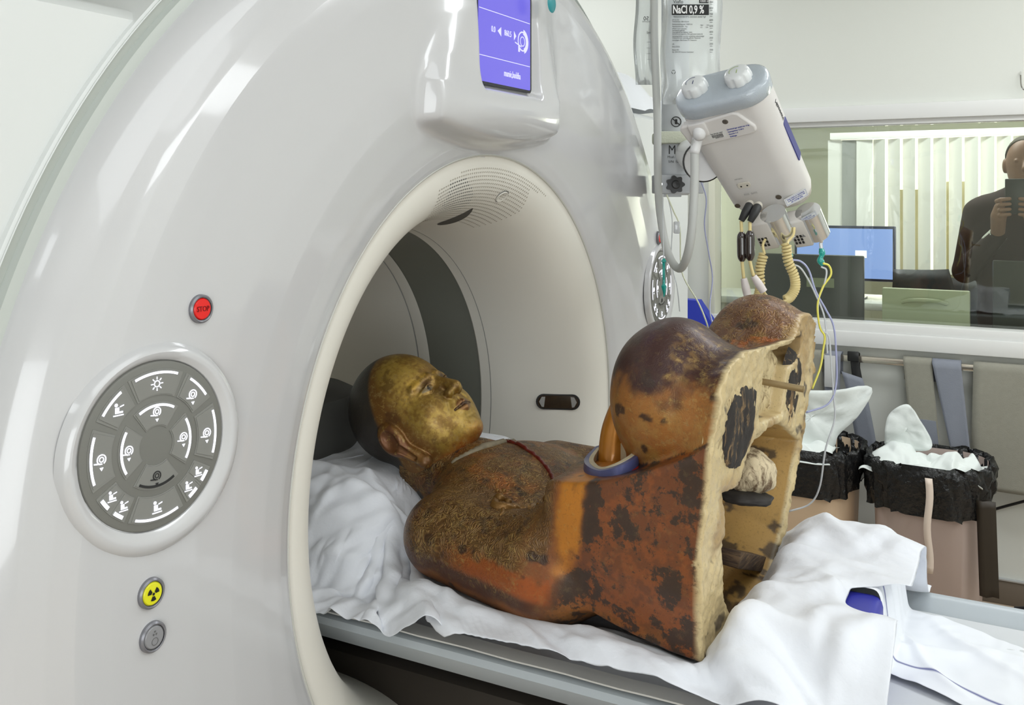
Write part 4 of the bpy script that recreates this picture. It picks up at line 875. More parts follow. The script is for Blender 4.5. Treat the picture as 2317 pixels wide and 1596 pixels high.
def creases(P, segs, keep):
    x, y = P[..., 0], P[..., 1]; z = np.zeros_like(x)
    for (ax_, ay_, bx_, by_, A_, w_, asym) in segs:
        dx, dy = bx_-ax_, by_-ay_; L2 = dx*dx+dy*dy; l = math.sqrt(L2); t = ((x-ax_)*dx+(y-ay_)*dy)/L2; tc_ = np.clip(t, 0, 1)
        cv = .012*np.sin(t*5+ax_*40); d_ = (-(x-ax_)*dy+(y-ay_)*dx)/l-cv; along = np.sqrt(np.clip(1-(2*tc_-1)**2, 0, 1)); w2 = np.where(d_ > 0, w_*asym, w_)
        e_ = np.sqrt(d_*d_+(.002)**2)/w2; out = np.where((t < -.02) | (t > 1.02), 0, 1); z = np.maximum(z*.55+A_*along*np.exp(-e_)*out, z)
    g0, g1 = np.gradient(P, axis=0), np.gradient(P, axis=1); nn = np.cross(g0, g1); nn /= np.linalg.norm(nn, axis=-1)[..., None]+1e-9; nn *= np.sign(nn[..., 2:3]+1e-6)
    return P+nn*(z*keep)[..., None]
rc = np.random.default_rng(12); segs = []
for i in range(46):                                         # pillow and its near side: folds fanning out from the neck
    a0 = rc.uniform(-2.9, -1.2); r0 = rc.uniform(.02, .22); l0 = rc.uniform(.08, .20); c0_ = np.array([-.10, -.06])
    p0 = c0_+r0*np.array([math.cos(a0), math.sin(a0)]); a1 = a0+rc.uniform(-.7, .7); segs.append((*p0, *(p0+l0*np.array([math.cos(a1), math.sin(a1)])), rc.uniform(.008, .022), rc.uniform(.006, .014), rc.uniform(.6, 2.2)))
for i in range(44):                                         # long twisted folds along the near edge
    x0 = rc.uniform(-.2, .52); y0 = rc.uniform(-.29, -.19); l0 = rc.uniform(.08, .24); a1 = rc.uniform(-.35, .30)
    segs.append((x0, y0, x0+l0*math.cos(a1), y0+l0*math.sin(a1), rc.uniform(.006, .016), rc.uniform(.005, .011), rc.uniform(.6, 2)))
for i in range(44):                                         # heap over the cushion
    x0 = rc.uniform(.46, .68); y0 = rc.uniform(-.28, .22); l0 = rc.uniform(.06, .20); a1 = rc.uniform(0, PI)
    segs.append((x0, y0, x0+l0*math.cos(a1), y0+l0*math.sin(a1), rc.uniform(.005, .016), rc.uniform(.006, .016), rc.uniform(.5, 2)))
Pm = folds(Pm, .010, 21, (4, 5), keep=kp_); Pm = creases(Pm, segs, kp_)
cloth_obj('bed_sheet', Pm, M_sheet, label='crumpled white cotton sheet bunched under the gilded statue', cat='sheet')
# pillow body below the sheet, blue cushion, second sheet
pl = MB(); V, Fc = grid(34, 26, lambda a, b: (-.52+.42*a, -.24+.48*b, .7735+.150*min(1, 6*a*(1-a)*1.0)**.6*min(1, 7*b*(1-b))**.6)); pl.add(V, Fc)
V2 = [(v[0], v[1], .7735) for v in V]; pl.add(V2, [f[::-1] for f in Fc]); tag(pl.build('pillow', mat('pillow_white', (.72, .73, .75), .9)), 'white pillow hidden under the sheet beneath the statue head', 'pillow')
tag(MB().add(*box((.522, -.140, .7735), (.664, -.010, .884), .014, seg=3)).build('blue_cushion', mat('blue_vinyl', rgb(40, 44, 150), .45, vary=.1, vs=20)), 'dark blue foam cushion showing under the sheet beside the statue base', 'cushion')
def H_two(x, y):
    z = tabletop(x, y)+.002
    return z+.108*sm(.49, .52, x)*(1-sm(.652, .672, x))*sm(-.27, -.25, y)*(1-sm(.205, .235, y))+.006
gx = np.linspace(.60, .90, 60); gy = np.linspace(.0, .22, 52); GX, GY = np.meshgrid(gx, gy, indexing='ij')
GY2 = GY-.55*np.clip(GX-.66, 0, 1); 
P2 = clothsim(GX, GY2, np.maximum(.893, .0)*np.ones_like(GX)-.0*np.clip(GX-.66, 0, 1), 1.05, 1.10, H_two, 220, .003, 5, stat=False, bend=.2)
m, nt, b = nodes('hemmed_cotton'); L = nt.links.new; at1 = nt.nodes.new('ShaderNodeVertexColor'); at1.layer_name = 'weave'; L(at1.outputs[0], b.inputs['Base Color']); b.inputs['Roughness'].default_value = .85
P2 = creases(folds(P2, .004, 31), [(.64, .02, .80, .10, .010, .01, 1), (.70, .18, .86, .0, .012, .01, 2), (.66, .10, .78, -.06, .012, .008, 1), (.74, .12, .90, .05, .010, .012, 1), (.62, .15, .70, .02, .008, .008, 1)], 1.0)
o2 = cloth_obj('hemmed_sheet', P2, m, .0012, 1, 'white sheet with thin blue hem stripe draped off the blue cushion', 'sheet')
cv = np.tile(np.array([.76, .78, .82]), (60, 52, 1)); cv[:, 9:10] = (.06, .07, .25); cv = cv.reshape(-1, 3); setattr_col(o2, 'weave', cv)
gx = np.linspace(.66, 1.9, 90); gy = np.linspace(-.235, .225, 40); GX, GY = np.meshgrid(gx, gy, indexing='ij')
Pf = np.stack([GX, GY, .7745+.004*np.abs(nz3(np.stack([GX.ravel(), GY.ravel(), 0*GX.ravel()], -1), 5, 4)).reshape(GX.shape)+.010*np.exp(-((GY-.13-.25*(GX-.85))/.012)**2)*(GX > .75)], -1)
cloth_obj('flat_sheet', Pf, mat('bright_sheet', (.58, .60, .62), .85), .001, 1, 'flat bright white sheet on the empty end of the table', 'sheet')
tag(MB().add(*lathe([(0, .775), (.10, .775), (.13, .80), (.14, 1.0), (.125, 1.05), (.10, 1.065), (0, 1.067)], 36, frame((1, 0, 0), (0, 1.25, 0), (0, 0, 1), (-.50, .03, 0)))).build('head_rest', mat('dark_grey_foam', (.06, .06, .055), .7)), 'dark grey rounded head rest standing behind the pillow in the bore', 'head rest')
# ------------------------------------------------------------------ drip post, bags, injector
UP = np.array([0, 0, 1.]); TW = -DV
def A(u, v, d): return at(u, v, d=d)
dp = 2.24
pc = A(1528, 330, dp+.06)
post = thing('support_post', 'white ceiling-hung post with foam sleeve and black knob clamp beside the scanner', 'stand', (pc[0], pc[1], 1.2))
PF = frame(LV, TW, UP, (pc[0], pc[1], 0))
MB().add(*lathe([(0, 1.462), (.030, 1.462), (.033, 1.466), (.033, 2.69), (0, 2.69)], 28, PF)).build('post', mat('post_white', (.58, .60, .62), .35), post)
mb = MB(); mb.add(*box((-.052, -.03, 1.466), (.060, .046, 1.510), .003, PF)); mb.add(*box((-.04, -.022, 1.458), (.01, .03, 1.468), .002, PF)); cl = mb.build('clamp', mat('clamp_grey', (.52, .54, .56), .4), post)
kf = (tf(PF, [(-.010, .046, 1.487)])[0], np.array([LV, UP, TW]))
kp = [(.019*(1+.14*math.cos(7*a))*math.cos(a), .019*(1+.14*math.cos(7*a))*math.sin(a)) for a in np.linspace(0, 2*PI, 56, endpoint=False)]
mb = MB(); mb.add(*prism(kp, .004, .020, kf)); mb.add(*lathe([(0, -.002), (.010, -.002), (.010, .022), (.008, .024), (0, .0245)], 20, kf)); mb.build('knob', M_black, cl, ang=40)
MB().add(*lathe([(0, .0475-.046), (.004, .002), (.004, 0)], 12, (tf(PF, [(-.042, .046, 1.488)])[0], kf[1]))).build('screw', M_chrome, cl)
MB().add(*box((-.052, -.03, 1.583), (.048, .048, 1.612), .006, PF)).build('foam_sleeve', mat('foam_cream', (.60, .62, .50), .95, bump=.8, bs=300), post)
text('post_text', 'MAV', .030, M_black, (tf(PF, [(0, .0335, 0)])[0], kf[1]), post, x=.002, y=1.568, sx=.8)
text('post_text', 'Mod.: 3274', .008, M_black, (tf(PF, [(0, .0335, 0)])[0], kf[1]), post, x=-.006, y=1.552); text('post_text', 'S/N: 1250', .008, M_black, (tf(PF, [(0, .0335, 0)])[0], kf[1]), post, x=-.006, y=1.541)
mb = MB(); wf = (tf(PF, [(-.004, .0335, 1.635)])[0], kf[1]); mb.add(*sector(.0105, .0125, 0, 2*PI, 0, .001, wf, 24)); mb.add(*prism([(-.0085, .006), (-.007, .0075), (.0085, -.006), (.007, -.0075)][::-1], 0, .0012, wf)); mb.add(*prism(rrect(.006, .012, .002), 0, .001, wf)); mb.build('warning_symbol', M_black, post, smooth=False)
# thick cable: down the post, round a loop and up into the injector
cab = [A(u, v, d) for u, v, d in ((1480, -60, 2.2), (1481, 100, 2.2), (1487, 260, 2.19), (1489, 420, 2.18), (1496, 500, 2.12), (1512, 575, 2.06), (1537, 608, 2.0), (1556, 575, 1.95), (1567, 500, 1.93), (1572, 400, 1.93), (1573, 330, 1.93), (1583, 300, 1.93))]
V, Fc = tube(cab, .0088, 14, 90); o = mesh('thick_cable', V, Fc, mat('cable_grey', (.50, .51, .49), .5)); tag(o, 'thick grey cable looping below the clamp and up into the injector', 'cable')
# infusion bags
M_bag = glassy('clear_bag', (.96, .98, .98), .03, .18, .26); M_ink = mat('black_ink', (.012, .012, .012), .6)
def bag(uL, uR, vT, vB, d, name, label):
    c = A((uL+uR)/2, (vT+vB)/2, d); w = (uR-uL)*d/F; hgt = (vB-vT)*d/F; fr = (c, np.array([LV, UP, TW])); t_ = thing(name, label, 'infusion bag', tuple(c), 'infusion bags')
    V = []; nx, ny = 26, 40
    for sd in (1, -1):
        for i in range(nx):
            for j in range(ny):
                x = (i/(nx-1)-.5); y = (j/(ny-1)-.5); th_ = .022*max(0, 1-(2*x)**4)**.8*max(0, 1-(2.05*y)**6)**.7 if abs(y) < .487 else 0
                V.append((x*w+.003*math.sin(9*y), y*hgt, sd*(th_+.0008+.0012*math.sin(40*x*y+5*y)+.003*max(0, -y-.25)*math.sin(60*x+20*y))))
    Fc = [(s*nx*ny+i*ny+j, s*nx*ny+(i+1)*ny+j, s*nx*ny+(i+1)*ny+j+1, s*nx*ny+i*ny+j+1)[::1 if s == 0 else -1] for s in (0, 1) for i in range(nx-1) for j in range(ny-1)]
    mesh('film', tf(fr, V), Fc, M_bag, t_); return t_, (c+TW*.026, fr[1]), w, hgt
b1, bf, w, hg = bag(1497, 1632, -90, 236, 2.17, 'saline_bag', 'large clear salt solution bag printed NaCl 0,9 % hanging in front of the post')
def bt(s, u, v, size, m=M_ink, sx=1.0, al='LEFT', bold=0.0, z=0, par=b1, fr=bf, du=2.17):
    P = A(u, v, du-.026)-fr[0]; return text('bag_text', s, size, m, fr, par, x=P@LV, y=P[2], z=z, sx=sx, align=al, bold=bold)
pL = A(1520, 10, 2.144)-bf[0]; pR = A(1604, 34, 2.144)-bf[0]
MB().add(*prism([(pL@LV, pR[2]), (pR@LV, pR[2]), (pR@LV, pL[2]), (pL@LV, pL[2])], -.0004, .0002, bf)).build('title_block', M_ink, b1, smooth=False)
bt('NaCl 0,9 %', 1522, 22.5, .0245, mat('white_ink', (.8, .8, .8), .6), .62, bold=.0006, z=.0008)
pL = A(1582, -3, 2.144)-bf[0]; pR = A(1603, 7, 2.144)-bf[0]
MB().add(*prism([(pL@LV, pR[2]), (pR@LV, pR[2]), (pR@LV, pL[2]), (pL@LV, pL[2])], -.0004, .0002, bf)).build('title_block', M_ink, b1, smooth=False)
bt('1000 ml', 1583, 2.5, .0085, mat('white_ink', (.8, .8, .8), .6), .8, z=.0008); bt('Viaflo', 1523, 4, .010); bt('Natriumchloride 0,9 %, isotonisch, steriel, 9 g/l', 1524, 38, .0046, sx=.82)
bt('pH: ca. 5,5', 1521, 45, .0035); bt('Osmolariteit: 308 mOsm/l', 1521, 49, .0035); bt('Samenstelling per 1000 ml:', 1521, 55, .0042); bt('Natriumchloride   9 g', 1521, 60, .0038); bt('Water voor injecties', 1521, 65, .0038)
bt('Na+      154', 1585, 57, .0038); bt('Cl-      154', 1585, 62, .0038)
for i, s in enumerate(('Intraveneus gebruik', 'Voor gebruik de bijsluiter lezen.', 'Steriel en pyrogeenvrij. Niet gebruiken tenzij de', 'oplossing helder is en de verpakking onbeschadigd.', 'Uitsluitend voor eenmalig gebruik. Restanten', 'vernietigen. Niet boven 25 C bewaren.', 'UR', 'RVG 27513', 'Baxter B.V.', 'NL, 3542 DT Utrecht, Nederland')): bt(s, 1521, (69, 73, 77, 82, 86, 91, 100, 106, 113, 118)[i], .0041, sx=.85)
for i in range(9): bt('%d00' % (9-i), 1605, 5+i*13.5, .0055); P1 = A(1606, 10+i*13.5, 2.144)-bf[0]; MB().add(*prism([(P1@LV, P1[2]-.0004), (P1@LV+.006, P1[2]-.0004), (P1@LV+.006, P1[2]+.0004), (P1@LV, P1[2]+.0004)], 0, .0003, bf)).build('scale_mark', M_ink, b1, smooth=False)
P1 = A(1524, 163, 2.144)-bf[0]; rf2 = (tf(bf, [(P1@LV, P1[2], 0)])[0], bf[1]); mb = MB()
for i in range(3): mb.add(*sector(.0036, .0046, R(90+120*i-45), R(90+120*i+45), 0, .0003, rf2, 4))
mb.build('recycling_mark', M_ink, b1, smooth=False)
b2, bf2, w, hg = bag(1436, 1478, -90, 192, 2.30, 'small_bag', 'narrow crinkled clear bag with mirrored print left of the cable')
P2 = lambda s, u, v, sz: text('bag_text', s, sz, M_ink, (bf2[0], bf2[1]), b2, x=-(A(u, v, 2.274)-bf2[0])@LV*1.0, y=(A(u, v, 2.274)-bf2[0])[2], sx=1.0)
def mir(s, u, v, sz):
    P = A(u, v, 2.274)-bf2[0]; fm = (bf2[0], np.array([-LV, UP, TW])); return text('bag_text', s, sz, M_ink, fm, b2, x=-(P@LV), y=P[2], align='CENTER')
mir('50', 1462, 42, .013); mir('SOLUTIO', 1462, 49, .0045); mir('ml', 1468, 74, .010)
for i, v in enumerate((95, 108, 121, 134)): mir('-----', 1468, v, .006)
# injector head
L_ = -.46*LV+.70*UP+.50*TW; L_ /= np.linalg.norm(L_); W_ = .95*LV+.10*UP+.50*TW; W_ -= L_*(W_@L_); W_ /= np.linalg.norm(W_); N_ = np.cross(W_, L_)
IO = A(1693, 330, 1.98); IF = (IO, np.array([W_, N_, L_]))           # x = width, y = towards viewer, z = along
inj = thing('contrast_injector', 'white double-syringe contrast injector head tilted over the statue with two round knobs', 'injector', tuple(IO))
def loft(secs, fr, n=10, cap=True):                         # secs: (z, w, d, r, ox, oy)
    V = []
    for z, w_, d_, r_, ox, oy in secs: V += [(x+ox, y+oy, z) for x, y in rrect(w_, d_, r_, n)]
    k = 4*(n+1); Fc = [(i*k+j, i*k+(j+1) % k, (i+1)*k+(j+1) % k, (i+1)*k+j) for i in range(len(secs)-1) for j in range(k)]
    if cap: Fc += [tuple(range(k))[::-1], tuple((len(secs)-1)*k+j for j in range(k))]
    return tf(fr, V), Fc
M_inj = mat('injector_white', (.66, .64, .62), .42, vary=.02, vs=30)
MB().add(*loft([(-.150, .10, .048, .022, .008, -.005), (-.149, .135, .068, .032, .008, -.003), (-.142, .158, .086, .042, .006, 0), (-.128, .170, .094, .044, .004, 0), (0, .178, .099, .042, 0, 0), (.10, .182, .101, .042, 0, 0), (.128, .182, .101, .042, 0, 0)], IF)).build('housing', M_inj, inj, ang=50)
MB().add(*loft([(-.158, .08, .04, .018, .010, -.005), (-.156, .13, .068, .032, .010, -.003), (-.150, .150, .082, .039, .008, -.002), (-.140, .161, .089, .042, .006, 0)], IF)).build('lower_rim', mat('injector_beige', (.50, .46, .40), .5), inj, ang=50)
M_capm = mat('frosted_grey_cap', (.42, .47, .52), .18, coat=.8, bump=.4, bs=700)
MB().add(*loft([(.127, .180, .099, .042, 0, 0), (.129, .190, .107, .050, 0, 0), (.150, .194, .110, .053, 0, 0), (.158, .190, .106, .052, 0, 0), (.162, .178, .094, .046, 0, 0), (.1635, .15, .068, .033, 0, 0), (.1638, .06, .03, .014, 0, 0)], IF)).build('cap', M_capm, inj, ang=60)['label'] = 'frosted translucent grey top cap'
for kx in (-.048, .042):
    kfm = (tf(IF, [(kx, .004, .163)])[0], IF[1]); V = []; n = 64; pr = [(.020, 0), (.0265, .001), (.0272, .006), (.0258, .016), (.0238, .021), (.018, .0235), (.0, .0245)]
    for r_, z in pr:
        for i in range(n):
            a = 2*PI*i/n; q = .0026*max(0, math.cos(7*a))**2 if .0005 < z < .02 else 0; V.append(((r_-q)*math.cos(a), (r_-q)*math.sin(a), z))
    kb = mesh('knob', tf(kfm, V), [(i*n+j, i*n+(j+1) % n, (i+1)*n+(j+1) % n, (i+1)*n+j) for i in range(len(pr)-1) for j in range(n)], mat('knob_white', (.70, .72, .72), .3, coat=.3), inj, ang=50)
    MB().add(*sector(.0125, .0135, R(150), R(290), .0245, .0248, kfm, 14)).add(*prism([(.002, -.002), (.0035, -.002), (.0035, .009), (.002, .009)], .0245, .0249, kfm)).build('knob_mark', mat('mark_blue', (.05, .06, .16), .5) if kx < 0 else mat('mark_green', (.35, .45, .15), .5), kb, smooth=False)
# front plate, cable socket, labels
ff = (tf(IF, [(-.004, .0500, .013)])[0], np.array([W_, L_, N_]))     # plate frame: x width, y along, z outwards
pp = catmull([(-.088, .108), (-.03, .112), (.022, .118), (.036, .113), (.050, .075), (.050, .058), (.04, .052), (-.088, .050), (-.094, .06), (-.094, .10), (-.088, .108)], 50)[:-1]
pp = np.array([(-.086, .108), (-.03, .110), (.024, .115), (.034, .110), (.056, .072), (.055, .060), (.046, .055), (-.074, .050), (-.084, .058), (-.092, .100)])
MB().add(*prism(list(map(tuple, pp[::-1])), -.014, .006, ff)).build('mount_plate', M_inj, inj, ang=30)
bm_o = [o for o in bpy.data.objects if o.name.startswith('mount_plate')][-1]; bv = bm_o.modifiers.new('b', 'BEVEL'); bv.width = .004; bv.segments = 3; bv.limit_method = 'ANGLE'
MB().add(*box((-.070, .078, .004), (-.034, .112, .014), .004, ff)).build('cable_socket', M_inj, inj)
V, Fc = tube([tf(ff, [(-.052, .096, .004)])[0], tf(ff, [(-.052, .088, .016)])[0], A(1581, 302, 1.93), A(1571, 348, 1.93)], [.0125, .0125, .0118, .0098], 18, 20); mesh('strain_relief', V, Fc, mat('relief_white', (.70, .70, .70), .3), inj)
def bolt_(x, y, r_=.006):
    mb = MB(); mb.add(*lathe([(0, -.004+.0), (r_*.8, -.003), (r_, .0008), (r_*1.15, .0004)], 16, (tf(ff, [(x, y, 0)])[0], ff[1]))); return mb
fr3 = (tf(ff, [(0, 0, .006)])[0], ff[1])
MB().add(*lathe([(0, .0005), (.0052, .0005), (.006, 0)], 16, (tf(ff, [(.004, .098, .006)])[0], ff[1]))).build('screw', mat('dark_steel', (.18, .17, .15), .4, .7), inj)
for x, y in ((-.054, -.126), (.036, -.122)): MB().add(*lathe([(0, .0005), (.0052, .0005), (.0062, .0002)], 16, (tf(ff, [(x, y, -.001)])[0], ff[1]))).build('screw_hole', mat('hole_brown', (.09, .07, .05), .7), inj)
MB().add(*prism(rrect(.026, .013, .004), -.001, .0025, (tf(ff, [(-.020, -.072, 0)])[0], ff[1]))).build('socket_cover', mat('ivory', (.62, .58, .50), .4), inj)
mb = MB()
for x, y in ((-.026, -.073), (-.013, -.073)): mb.add(*lathe([(0, .003), (.002, .003)], 10, (tf(ff, [(x, y, 0)])[0], ff[1])))
mb.build('socket_pin', M_black, inj)
lab_o = MB().add(*prism(rrect(.040, .016, .001), .0, .0004, (tf(ff, [(-.024, .070, .006)])[0], ff[1]))).build('barcode_label', mat('label_white', (.66, .66, .64), .5), inj, smooth=False)
mb = MB(); r4 = np.random.default_rng(5); x = -.010
while x < .012: w_ = .0003+.0006*r4.random(); mb.add(*prism([(x, -.004), (x+w_, -.004), (x+w_, .003), (x, .003)], .0004, .0006, (tf(ff, [(-.024, .070, .006)])[0], ff[1]))); x += w_+.0006
mb.build('barcode', M_ink, lab_o, smooth=False); text('label_text', 'Ref 404 001-0507', .0035, M_ink, (tf(ff, [(-.022, .0755, .0065)])[0], ff[1]), lab_o); text('label_text', 'ANKVL-047', .0035, M_ink, (tf(ff, [(-.020, .0645, .0065)])[0], ff[1]), lab_o)
M_bink = mat('blue_ink', (.06, .08, .35), .6)
for i, s in enumerate(('Gewichtsdrager statief max 10 kg', 'Keuringsdatum 12-2014', 'Nummer 4 17', 'Radiologie')): text('label_text', s, .0042, M_bink, (tf(ff, [(.0, .0785-.006*i, .0065)])[0], ff[1]), inj, align='LEFT', sx=.8)
text('label_text', 'ECG  SpO2', .006, mat('faint_ink', (.38, .37, .36), .6), (tf(ff, [(-.015, -.098, .0008)])[0], ff[1]), inj); text('label_text', 'POWER IN', .0035, mat('faint_ink', (.38, .37, .36), .6), (tf(ff, [(-.025, -.054, .0008)])[0], ff[1]), inj)
# inclined blue bordered sticker near the lower right and blue label on the side
sfr = (tf(IF, [(.064, .0435, -.122)])[0], np.array([W_*.86-N_*.5, L_, N_*.86+W_*.5])); stk = MB().add(*prism(rrect(.050, .020, .001), .0, .0006, sfr)).build('sticker', mat('label_white', (.66, .66, .64), .5), inj, smooth=False)
MB().add(*prism([(-.023, -.008), (.023, -.008), (.023, -.0076), (-.023, -.0076)], .0006, .0008, sfr)).add(*prism([(-.023, .0076), (.023, .0076), (.023, .008), (-.023, .008)], .0006, .0008, sfr)).add(*prism([(-.023, -.008), (-.0226, -.008), (-.0226, .008), (-.023, .008)], .0006, .0008, sfr)).add(*prism([(.0226, -.008), (.023, -.008), (.023, .008), (.0226, .008)], .0006, .0008, sfr)).build('border', M_bink, stk, smooth=False)
for i, s in enumerate(('Maak kabels en injectiekop', 'na elk gebruik schoon met', 'een vochtige doek')): text('label_text', s, .0048, M_bink, (tf(sfr, [(0, .0045-.0045*i, .0008)])[0], sfr[1]), stk, sx=.75)
s2 = (tf(IF, [(.0895, .0, -.005)])[0], np.array([N_, L_, W_])); MB().add(*prism(rrect(.026, .10, .004), -.001, .0012, s2)).build('side_label', mat('side_label_blue', (.03, .035, .20), .4), inj)
text('side_text', 'Missouri', .016, M_ink, (tf(IF, [(.0912, .005, .075)])[0], np.array([-L_, N_, W_])), inj, sx=.9)
# pivot joint to the post
pj = A(1590, 365, 2.04); pjb = tf(PF, [(.028, .0, 1.565)])[0]; ax = pjb-pj; ln = np.linalg.norm(ax); ax /= ln; xx = np.cross(ax, UP); xx /= np.linalg.norm(xx); jf = (pj, np.array([xx, np.cross(ax, xx), ax]))
arm = MB().add(*lathe([(.0, -.02), (.040, -.02), (.042, -.012), (.042, .004), (.036, .012), (.036, ln*.62), (.03, ln), (0, ln)], 36, jf)).build('pivot_arm', mat('arm_white', (.68, .68, .68), .35), inj)
MB().add(*lathe([(.0425, -.016), (.0435, -.015), (.0435, -.006), (.0425, -.005)], 36, jf)).build('ring', M_black, arm)
MB().add(*box((-.002, -.034, 1.512), (.075, .030, 1.600), .012, PF)).build('arm_block', mat('arm_white', (.68, .68, .68), .35), inj)
# syringe heaters and syringes
for k, (u, v) in enumerate(((1752, 520), (1830, 515))):
    c = A(u, v, 1.98+.03*k); hf = (c, np.array([W_, N_, L_])); hb = MB().add(*box((-.034, -.012, -.030), (.004, .026, .045), .004, hf)).build('heater_block', mat('heater_beige', (.60, .57, .53), .4), inj, ang=50)
    mb = MB()
    for i in range(3):
        for j in range(3): mb.add(*box((-.030+i*.007, .0255, -.018+j*.009), (-.0255+i*.007, .0268, -.0115+j*.009), 0, hf))
    mb.build('vent', M_black, hb, smooth=False)
    if k: MB().add(*prism([(.0, .0), (.008, .0), (.004, .008)], .026, .0265, (tf(hf, [(-.012, 0, 0)])[0], np.array([W_, L_, N_])))).build('warning_triangle', mat('mark_grey', (.2, .2, .2), .5), hb, smooth=False)
    sy_ = MB().add(*lathe([(0, -.046), (.004, -.046), (.005, -.036), (.012, -.030), (.0255, -.022), (.0265, .045), (0, .045)], 30, (tf(hf, [(.012, 0, 0)])[0], hf[1]))).build('syringe', mat('syringe_chrome', (.72, .74, .75), .08, .9), inj)
    sy_['label'] = 'shiny clear syringe barrel in a heater'
# plugs, ferrites, cords
M_ivory = mat('ivory_cord', rgb(214, 196, 140), .45)
for k, (p0, p1, f0, f1, e0, e1) in enumerate((((1697, 462), (1677, 500), (1678, 525), (1679, 592), (1683, 630), (1692, 672)), ((1716, 465), (1697, 502), (1697, 522), (1697, 590), (1705, 625), (1728, 660)))):
    dd = 1.90-.01*k; sk_ = MB().add(*tube([A(*p0, dd+.06), A(p0[0]-3, p0[1]+6, dd+.03)], .0085, 16)).build('plug_socket', mat('ivory', (.62, .58, .50), .4), inj)
    co = thing('sensor_cable', ('left' if k == 0 else 'right')+' of two sensor cables with black plug, dark ferrite and white end', 'cable', tuple(A(*p0, dd)), 'sensor cables')
    MB().add(*tube([A(p0[0]-2, p0[1]+4, dd+.02), A((p0[0]+p1[0])/2, (p0[1]+p1[1])/2, dd), A(*p1, dd)], [.0085, .0085, .006], 16, 12)).build('plug', mat('black_rubber', (.02, .02, .02), .6), co)
    V, Fc = tube([A(*q, dd) for q in (p1, f0, ((f0[0]+f1[0])/2, (f0[1]+f1[1])/2), f1, e0)], .0032, 10, 40); mesh('cord', V, Fc, M_ivory, co)
    MB().add(*tube([A(f0[0]+(f1[0]-f0[0])*t, f0[1]+(f1[1]-f0[1])*t, dd) for t in np.linspace(0, 1, 12)], [.0045, .0080, .0092]+[.0095]*6+[.0092, .0080, .0045], 18)).build('ferrite', mat('dark_ferrite', (.025, .016, .014), .08, coat=1), co)
    MB().add(*tube([A(*e0, dd), A((e0[0]+e1[0])/2, (e0[1]+e1[1])/2, dd), A(*e1, dd)], [.006, .0082, .0075], 14, 10)).build('end_sleeve', mat('sleeve_pink_white', (.70, .64, .62), .5), co)
def helix(P, R_, r_, turns, n=None):
    n = n or turns*14; Pc = catmull(P, n); T = np.gradient(Pc, axis=0); T /= np.linalg.norm(T, axis=1)[:, None]; out = []
    Nn = np.cross(T[0], LV+.01); Nn /= np.linalg.norm(Nn)
    for i in range(n):
        Nn = Nn-T[i]*(Nn@T[i]); Nn /= np.linalg.norm(Nn); B = np.cross(T[i], Nn); a = 2*PI*turns*i/(n-1); out.append(Pc[i]+R_*(math.cos(a)*Nn+math.sin(a)*B))
    return out
coil_t = thing('coiled_cord', 'ivory coiled heater cord hanging in a loop under the injector', 'cord', tuple(A(1790, 600, 1.93)))
mb = MB(); q1 = [A(*q, 1.95) for q in ((1779, 552), (1783, 590), (1797, 625), (1799, 652), (1788, 672), (1777, 679))]; h1 = helix(q1, .0075, .0030, 26); V, Fc = tube(h1, .0031, 7); mb.add(V, Fc)
mb.add(*tube([A(1797, 515, 1.96), A(1795, 532, 1.955), A(1784, 545, 1.95), h1[0]], .0028, 8, 16)); mb.build('coil', M_ivory, coil_t)
mb = MB(); q2 = [A(*q, 1.97) for q in ((1728, 575), (1719, 610), (1720, 650), (1716, 675), (1722, 700))]; h2 = helix(q2, .0075, .003, 20); mb.add(*tube(h2, .0031, 7)); mb.add(*tube([A(1732, 540, 1.97), A(1726, 556, 1.97), h2[0]], .0028, 8, 12)); mb.build('coil', M_ivory, coil_t)
MB().add(*tube([h1[-1], A(1770, 683, 1.94), A(1750, 682, 1.92), A(1733, 668, 1.90), A(1728, 660, 1.89)], .003, 8, 24)).build('cord', M_ivory, coil_t)
# green connectors and infusion tubing
M_teal = mat('teal_plastic', (.02, .42, .36), .15, coat=.6, trans=.3); M_tube = mat('clear_tube', (.72, .74, .76), .12, coat=.6, trans=.35); M_ty = mat('yellow_tube', (.75, .68, .10), .2, coat=.5); M_tb = mat('blue_line_tube', (.36, .38, .58), .2, coat=.5)
for k, L4 in enumerate((((1858, 562), (1860, 575), (1856, 588), (1862, 600)), ((1788, 572), (1786, 585), (1782, 600)))):
    g = thing('tube_connector', 'teal tube connector under the %s syringe' % ('right' if k == 0 else 'left'), 'connector', tuple(A(*L4[0], 1.97)), 'teal tube connectors')
    MB().add(*tube([A(*q, 1.97) for q in L4], [.0045, .007, .0045, .0075, .005], 12, 20)).build('valve', M_teal, g)
    MB().add(*tube([A(L4[0][0]-1, L4[0][1]-12, 1.97), A(*L4[0], 1.97)], .0035, 10)).build('nozzle', M_tube, g)
def line(pts, r_, m, name, label, d=1.95):
    P = [A(q[0], q[1], q[2] if len(q) > 2 else d) for q in pts]; V, Fc = tube(P, r_, 8, 90); tag(mesh(name, V, Fc, m), label, 'tube')
line([(1862, 596), (1876, 602), (1880, 622), (1862, 650), (1850, 690), (1855, 740), (1866, 762), (1862, 795), (1856, 832), (1838, 880)], .0022, M_ty, 'yellow_tube', 'yellow infusion tube curving down from the right connector')
line([(1858, 604), (1870, 612), (1866, 640), (1852, 680), (1852, 720), (1862, 748), (1876, 765), (1881, 832), (1887, 904), (1888, 952), (1868, 1017), (1855, 1101), (1832, 1141), (1784, 1158)], .0019, M_tube, 'clear_tube', 'clear tube hanging lowest past the white bins')
